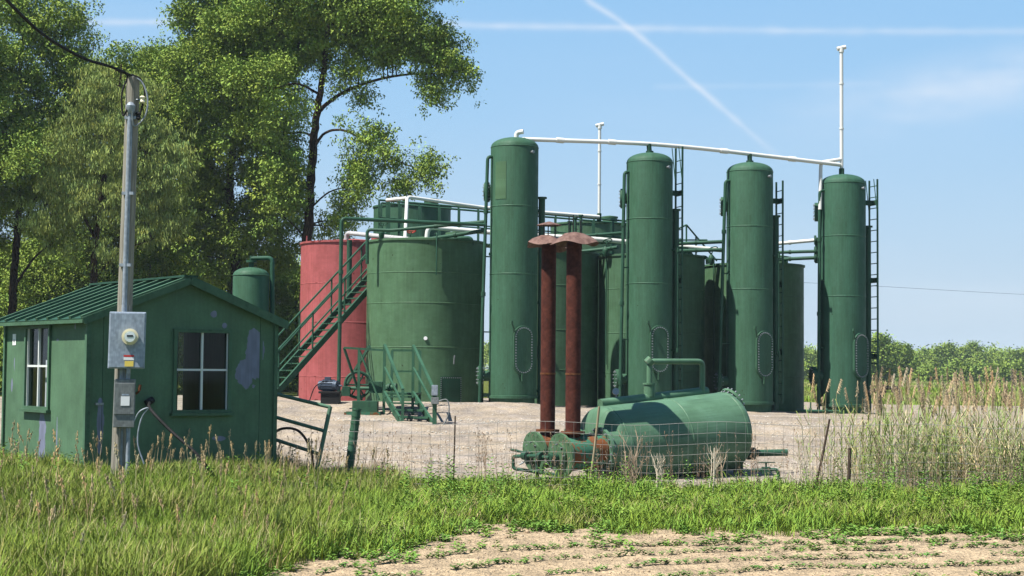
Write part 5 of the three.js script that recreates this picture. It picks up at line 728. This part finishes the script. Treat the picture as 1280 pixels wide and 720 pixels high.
function weedGeo(n, h, len, wid) { const pos = [], idx = []; for (let i = 0; i < n; i++) { const f = .15 + .85 * i / n, a = i * 2.4 + rnd(), el = R(.1, .7), dir = V(Math.cos(a), el, Math.sin(a)).normalize(), s = V(-Math.sin(a), 0, Math.cos(a)), c = V(0, h * f, 0), l = len * R(.7, 1.2) * (1.15 - .5 * f), b = pos.length / 3; for (const q of [c, c.clone().addScaledVector(dir, l * .5).addScaledVector(s, wid / 2), c.clone().addScaledVector(dir, l).add(V(0, -l * .25, 0)), c.clone().addScaledVector(dir, l * .5).addScaledVector(s, -wid / 2)]) pos.push(q.x, q.y, q.z); idx.push(b, b + 1, b + 2, b, b + 2, b + 3); } const g = new THREE.BufferGeometry(); g.setAttribute('position', new THREE.Float32BufferAttribute(pos, 3)); g.setIndex(idx); g.computeVertexNormals(); return g; }
function stalkGeo(h, head, n, heads) { const gs = [], st = curve([V(0, 0, 0), V(h * .04, h * .5, 0), V(h * .14, h, h * .03)], 5); gs.push(sweep(st, [.0035, .003, .003, .0025, .002, .0015], 3, false)); for (let i = 0; i < n; i++) { const f = 1 - head * rnd(), p = V(h * .14 * f * f, h * f, 0), q = p.clone().add(V(gauss() * heads, .03 + .02 * rnd(), gauss() * heads)); gs.push(sweep([p, q], [.0015, .006], 3, false), sweep([q, q.clone().add(V(gauss() * .01, -.02, gauss() * .01))], [.007, .003], 3, false)); } for (const g of gs) g.deleteAttribute('uv'); return mergeGeometries(gs.map(g => g.toNonIndexed())); }
const grassMat = leafMat(lin(1, 1, 1), .22);
const shedFoot = (x, d) => { const cx = X(110, 22.3), cz = 22.3, u = (x - cx) * Math.cos(.663) + (d - cz) * Math.sin(.663), v = -(x - cx) * Math.sin(.663) + (d - cz) * Math.cos(.663); return u > -.02 && u < 3.02 && v > -.02 && v < 3.2; };
const grow = (name, geo, m, n, region, place, label) => { const mats = [], cl = []; let guard = 0; while (mats.length < n && guard++ < n * 8) { const d = Math.sqrt(R(region[2] * region[2], region[3] * region[3])), x = R(region[0], region[1]) * (d / 24), q = place(x, d); if (!q) continue; mats.push(new THREE.Matrix4().compose(on(x, -d, -.02), new THREE.Quaternion().setFromEuler(new THREE.Euler(gauss() * .18, rnd() * 6.283, gauss() * .18)), V(q.s * (q.w || 1), q.s, q.s * (q.w || 1)))); cl.push(tint(q.c, q.v ?? .2, .12)); } const o = instanced(name, geo, m, mats, cl); o.userData = { kind: 'stuff', label, category: 'grass' }; return o; };
const inVerge = (x, d) => d > soilEdge(x) - .45 * rnd() && d < verge(x) + .25 && !shedFoot(x, d);
const tall = x => smooth(-x, 1.2, 3.4);               // the meadow side, towards the shed, is left to grow
const mixC = (a, b, f) => a.map((q, i) => lerp(q, b[i], f));
const fresh = [.158, .235, .033], olive = [.175, .215, .046], straw = [.31, .27, .13];
const b1 = blades(16, .15, .25, .009, .65), b2 = blades(15, .13, .42, .010, .6), b3 = blades(12, .12, .28, .013, .8);
grow('verge_grass', b1, grassMat, 15000, [-8.8, 9.5, 13, 26], (x, d) => { if (!inVerge(x, d)) return; const e = smooth(d, soilEdge(x), soilEdge(x) + 1.2), p = n3(x * .8, d * .8, 2); if (rnd() > .15 + .85 * e || n3(x * 1.3, d * 1.3, 19) < -.32 + .2 * rnd()) return; const patch = smooth(n3(x * .6, d * .6, 11), -.1, .4); return { s: (.55 + .45 * e) * R(.7, 1.2) * (1 + .25 * p) * (x > -2.5 && d > 22 ? .75 : 1), c: rnd() < .17 ? straw : mixC(fresh, olive, clamp(patch * .7 + .3 * tall(x), 0, 1)) }; }, 'short bright green grass on the verge before the fence');
grow('meadow_grass', b2, grassMat, 14500, [-9.2, .4, 12.5, 26], (x, d) => { if (!inVerge(x, d) || rnd() > tall(x)) return; const p = n3(x * .7, d * .7, 5); return { s: R(.7, 1.2) * (1 + .3 * p) * (d > 20.5 ? .9 : 1), c: rnd() < .14 ? straw : mixC(fresh, olive, clamp(.5 + p, 0, 1)) }; }, 'long uncut grass in front of the shed');
grow('broad_grass', b3, grassMat, 4200, [-8.8, 9.5, 14, 25.5], (x, d) => { if (!inVerge(x, d)) return; const p = n3(x * .9, d * .9, 8); if (p < -.05) return; return { s: R(.7, 1.25), c: mixC(fresh, [.15, .25, .04], rnd()) }; }, 'clumps of broad-bladed grass on the verge');
const w1 = weedGeo(16, .28, .12, .04), w2 = weedGeo(22, .45, .11, .028);
grow('leafy_weeds', w1, grassMat, 800, [-8.6, 9.5, 14.5, 25.5], (x, d) => { if (!inVerge(x, d)) return; const p = n3(x * 1.1, d * 1.1, 15), e = smooth(d, soilEdge(x), soilEdge(x) + .8); if (p < .12) return; return { s: R(.5, 1.05) * (.5 + .5 * e), c: mixC([.15, .25, .04], [.20, .26, .055], rnd()) }; }, 'low broad-leaved weeds among the verge grass');
grow('tall_weeds', w2, grassMat, 260, [-8, 9.5, 20, 25.4], (x, d) => { if (!inVerge(x, d)) return; return { s: R(.7, 1.25), c: [.12, .22, .04] }; }, 'tall leafy weeds along the foot of the fence');
grow('edge_weeds', weedGeo(12, .12, .10, .035), grassMat, 1500, [-4, 9.5, 13, 19.6], (x, d) => { const e = soilEdge(x); if (d > e + .5 || d < e - 2.4 || rnd() > Math.exp(-(e - d) * 1.5) || n3(x * 1.5, d * 1.5, 22) < .05) return; return { s: R(.5, 1.2), c: [.12, .22, .04] }; }, 'small weeds straying onto the soil at the field edge');
grow('seeding_grass', stalkGeo(.70, .2, 15, .011), mat(lin(1, 1, 1), { roughness: 1 }), 260, [-9.2, -.8, 13.5, 25], (x, d) => { if (!inVerge(x, d) || rnd() > tall(x) * (d > 18.5 ? 1 : .35)) return; return { s: R(.7, 1.2), c: [.40, .31, .17], v: .25 }; }, 'brown seed heads standing above the long grass');
grow('dry_stems', stalkGeo(.85, .5, 6, .05), mat(lin(1, 1, 1), { roughness: 1 }), 260, [-4, 9, 23.6, 26.2], (x, d) => { if (x > -2.9 && d > verge(x) + .5 || shedFoot(x, d)) return; return { s: R(.5, 1.15), c: [.27, .19, .13], v: .25 }; }, 'thin dry stems along the wire fence');
// far meadow beyond the pad
grow('far_meadow_grass', blades(14, .6, .22, .03, .6), grassMat, 12000, [3, 14.5, 50, 180], (x, d) => { if (inPad(x, d)) return; return { s: R(.7, 1.4) * (d > 100 ? 1.5 : 1), c: mixC(fresh, straw, clamp(.28 + n3(x * .06, d * .06, 3), 0, 1)) }; }, 'open green meadow grass beyond the gravel');
// ---------------------------------------------------------------- reeds by the fence
{
  const reed = (h, plume) => { const gs = [], st = curve([V(0, 0, 0), V(.02, h * .5, 0), V(.09 * h, h, 0)], 6); gs.push(sweep(st, [.006, .006, .005, .005, .004, .003, .002], 4, false)); const pos = [], idx = []; for (let i = 0; i < 9; i++) { const f = .18 + .75 * i / 9, a = i * 2.6 + rnd(), c = V(.09 * h * f * f, h * f, 0), l = R(.28, .5), dx = Math.cos(a), dz = Math.sin(a), b = pos.length / 3, w = .013; pos.push(c.x - dz * w / 2, c.y, c.z + dx * w / 2, c.x + dz * w / 2, c.y, c.z - dx * w / 2, c.x + dx * l * .4 - dz * w / 2, c.y + l * .45, c.z + dz * l * .4 + dx * w / 2, c.x + dx * l * .4 + dz * w / 2, c.y + l * .45, c.z + dz * l * .4 - dx * w / 2, c.x + dx * l, c.y + l * .42, c.z + dz * l); idx.push(b, b + 1, b + 2, b + 1, b + 3, b + 2, b + 2, b + 3, b + 4); } const g = new THREE.BufferGeometry(); g.setAttribute('position', new THREE.Float32BufferAttribute(pos, 3)); g.setIndex(idx); g.computeVertexNormals(); const s = gs[0].toNonIndexed(); s.deleteAttribute('uv'); return mergeGeometries([s, g.toNonIndexed()]); };
  const plumeGeo = () => { const gs = []; for (let i = 0; i < 46; i++) { const f = rnd(), p = V(.06 * f, f * .27, 0), q = p.clone().add(V(.035 * (1 - f * .6) * gauss() + .03, -.035, .035 * (1 - f * .6) * gauss())); gs.push(sweep([p, q], [.006, .002], 3, false)); } for (const g of gs) g.deleteAttribute('uv'); return mergeGeometries(gs.map(g => g.toNonIndexed())); };
  const bed = (x, d) => smooth(x, 4.4, 6.4) * (1 - .5 * smooth(x, 9.6, 10.6));
  const put = (n, dr, hs, fn) => { const out = []; let guard = 0; while (out.length < n && guard++ < n * 9) { const d = R(...dr), x = R(4.2, 11.2) * d / 26; if (rnd() > bed(x * 26 / d, d) * (.35 + .65 * smooth(n3(x * .9, d * .9, 31), -.35, .3))) continue; out.push([x, d, R(...hs)]); } return out; };
  const A = put(640, [25.2, 29.5], [.45, 1.25]), mA = A.map(([x, d, s]) => new THREE.Matrix4().compose(on(x, -d, -.02), new THREE.Quaternion().setFromEuler(new THREE.Euler(gauss() * .14, rnd() * 6.283, gauss() * .14)), V(1, s, 1)));
  const o = instanced('green_reeds', reed(1.15, 0), grassMat, mA, A.map(() => tint(rnd() < .74 ? [.17, .23, .065] : [.40, .34, .20], .2))); o.userData = { kind: 'stuff', label: 'thick bed of green reeds at the end of the fence', category: 'reeds' };
  const B = put(460, [25.2, 29.5], [.4, 1.05]), mB = B.map(([x, d, s]) => new THREE.Matrix4().compose(on(x, -d, -.02), new THREE.Quaternion().setFromEuler(new THREE.Euler(gauss() * .25, rnd() * 6.283, gauss() * .25)), V(1, s, 1)));
  const o2 = instanced('dead_reeds', stalkGeo(1.2, .6, 3, .03), mat(lin(1, 1, 1), { roughness: 1 }), mB, B.map(() => tint([.52, .44, .28], .2))); o2.userData = { kind: 'stuff', label: 'dead straw-coloured reed stems among the green reeds', category: 'reeds' };
  // last year's plumes: near ones and a drift further back
  const pl = plumeGeo(), stem = sweep([V(0, 0, 0), V(.01, .6, 0), V(.03, 1.2, 0)], [.006, .005, .003], 4, false), ms = [], mp = [], cp = []; const spots = [[1028, 26], [1035, 26.4], [1041, 26.1], [1047, 27], [1070, 26.2], [1078, 26.8], [1062, 27.5], [1090, 28], [1012, 26.5], [1098, 27], [1030, 28]];
  for (let i = 0; i < 240; i++) spots.push([lerp(1085, 1420, rnd()), R(29, 36)]);
  spots.forEach(([px, d], i) => { const b = atPx(px, d), topY = i < 11 ? Y(px, R(470, 500), d) : Y(px, R(464, 506), d), h = topY - b.y - .22, q = new THREE.Quaternion().setFromEuler(new THREE.Euler(gauss() * .05, rnd() * 6.283, gauss() * .06)), e = V(.03, h, 0).applyQuaternion(q).add(b); ms.push(new THREE.Matrix4().compose(b, q, V(1, h / 1.2, 1))); mp.push(new THREE.Matrix4().compose(e, q, V(1, R(.8, 1.15), 1).multiplyScalar(i < 11 ? 1 : 1.25))); cp.push(tint([.43, .33, .205], .2)); });
  const om = mat(lin(1, 1, 1), { roughness: 1 }); const s1 = instanced('reed_stems', stem, mat(lin(.36, .30, .17)), ms, null); s1.userData = { kind: 'stuff', label: 'tall straw stems carrying the reed plumes', category: 'reeds' }; const s2 = instanced('reed_plumes', pl, om, mp, cp); s2.userData = { kind: 'stuff', label: 'tan feathery plumes of last year’s reeds', category: 'reeds' }; s2.userData.label = 'tan feathery reed plumes standing above the gravel edge';
}
// dead branching weeds before the vessel
function deadWeed(px, py, d, h, label, m, n = 7, pale) { const b = atPx(px, d), t = thing('dead_weed', label, 'dead plant', b, 'dead weeds along the fence'), gs = []; const rec = (p, dir, len, r, lev) => { const q = p.clone().addScaledVector(dir, len * .5).add(V(gauss() * .02, 0, gauss() * .02)), e = p.clone().addScaledVector(dir, len).add(V(gauss() * .03, .01, gauss() * .03)); gs.push(sweep([p, q, e], [r, r * .8, r * .6], 5, false)); if (lev > 0) for (let i = 0; i < 3; i++) rec(p.clone().lerp(e, R(.4, 1)), dir.clone().add(V(gauss() * .6, .1 + gauss() * .3, gauss() * .6)).normalize(), len * R(.45, .7), r * .55, lev - 1); }; for (let i = 0; i < n; i++) rec(b.clone().add(V(gauss() * .08, -.02, gauss() * .08)), V(gauss() * .25, 1, gauss() * .25).normalize(), h * R(.4, .7), .010, 2); part('stems', gs, m, t, { kind: 'stuff' }); }
deadWeed(795, 600, 24.3, .85, 'bushy brown dead weed caught in the fence before the vessel', M.dry, 11); deadWeed(822, 600, 24.4, .6, 'small grey dead weed beside the bushy brown one', M.dryPale, 4); deadWeed(889, 610, 23.9, 1.0, 'tall pale dead weed with forked stems before the vessel', M.dryPale, 2); deadWeed(905, 606, 24.2, .7, 'thin brown dead weed beside the tall pale one', M.dry, 3); deadWeed(468, 600, 24.3, .8, 'sparse brown dead weed behind the fence by the green post', M.dry, 5); deadWeed(372, 590, 23.9, .55, 'sparse brown dead weed at the foot of the tube gate', M.dry, 5); deadWeed(1000, 604, 24.6, .8, 'grey dead weed at the edge of the reeds', M.dryPale, 5);
// ---------------------------------------------------------------- crop rows, clods, stones
{
  const toG = (px, py) => { const r = ray(px, py); let t = (EYE + .88) / -r.y; for (let i = 0; i < 6; i++) { const x = r.x * t, z = r.z * t; t = (EYE - G(x, z) - .03) / -r.y; } return V(r.x * t, 0, r.z * t); };
  const rows = [[[395, 717], [480, 704], [572, 693], [700, 685], [900, 681], [1280, 674], [1420, 671]], [[470, 724], [580, 711], [690, 700], [900, 690], [1100, 687], [1280, 684], [1420, 681]], [[600, 730], [700, 718], [846, 704], [1000, 699], [1280, 694], [1420, 691]], [[740, 734], [850, 722], [950, 713], [1100, 710], [1280, 705], [1420, 702]], [[900, 740], [1000, 730], [1150, 724], [1420, 716]], [[1000, 752], [1150, 742], [1420, 733]]];
  const seedling = weedGeo(7, .055, .05, .034), m = [], c = [];
  for (const r of rows) { const cv = new THREE.CatmullRomCurve3(r.map(a => toG(...a))), L = cv.getLength(), n = Math.round(L / .038); for (let i = 0; i < n; i++) { const p = cv.getPointAt(i / n); if (n3(p.x * .8, p.z * 2, 41) < -.34 + .25 * rnd() || rnd() < .08) continue; p.add(V(gauss() * .02, 0, gauss() * .035)); p.y = G(p.x, p.z) + crumb(p.x, p.z); m.push(xf(p, R(.6, 1.35), .15)); c.push(tint([.085, .175, .035], .2)); } }
  const o = instanced('crop_seedlings', seedling, grassMat, m, c); o.userData = { kind: 'stuff', label: 'rows of small green seedlings in the ploughed soil', category: 'seedlings' };
  const lump = new THREE.IcosahedronGeometry(1, 1), lp = lump.attributes.position; for (let i = 0; i < lp.count; i++) { const v = V(lp.getX(i), lp.getY(i), lp.getZ(i)), k = 1 + .3 * n3(v.x * 1.7, v.y * 1.7, v.z * 1.7); lp.setXYZ(i, v.x * k, v.y * k * .7, v.z * k); } const lumpG = mergeVertices((lump.deleteAttribute('uv'), lump.deleteAttribute('normal'), lump)); lumpG.computeVertexNormals(); const clod = toCreasedNormals(lumpG, .5);
  const cm = [], cc = []; for (let i = 0; i < 5200; i++) { const x = R(-3.2, 8.4), d = R(13, 19.6); if (d > soilEdge(x) + .4 || rnd() < .5) continue; const near = Math.exp(-Math.abs(soilEdge(x) - d) * 1.3), s = .005 + .012 * Math.pow(rnd(), 3) + (rnd() < .25 * near ? .022 * rnd() : 0); cm.push(xf(on(x, -d, crumb(x, -d) + .01), s, 2)); cc.push(tint([.36, .275, .185], .12, .05)); }
  const o2 = instanced('soil_clods', clod, mat(lin(1, 1, 1), { roughness: 1 }), cm, cc); o2.userData = { kind: 'stuff', label: 'dry clods of soil along the field edge', category: 'soil' };
  const sm = [], sc = []; for (let i = 0; i < 24000; i++) { const d = Math.sqrt(R(25 * 25, 40 * 40)), x = R(-.24, .36) * d; if (!inPad(x, d)) continue; sm.push(xf(on(x, -d, .035), R(.007, .019), 2)); const k = R(.30, .46), w = R(-.03, .07); sc.push(new THREE.Color().setRGB(k * (1.06 + w), k, k * (.90 - w))); }
  const o3 = instanced('gravel_stones', clod, mat(lin(1, 1, 1), { roughness: 1 }), sm, sc); o3.userData = { kind: 'stuff', label: 'loose pale stones scattered over the gravel pad', category: 'gravel' };
}
renderer.render(scene, camera);
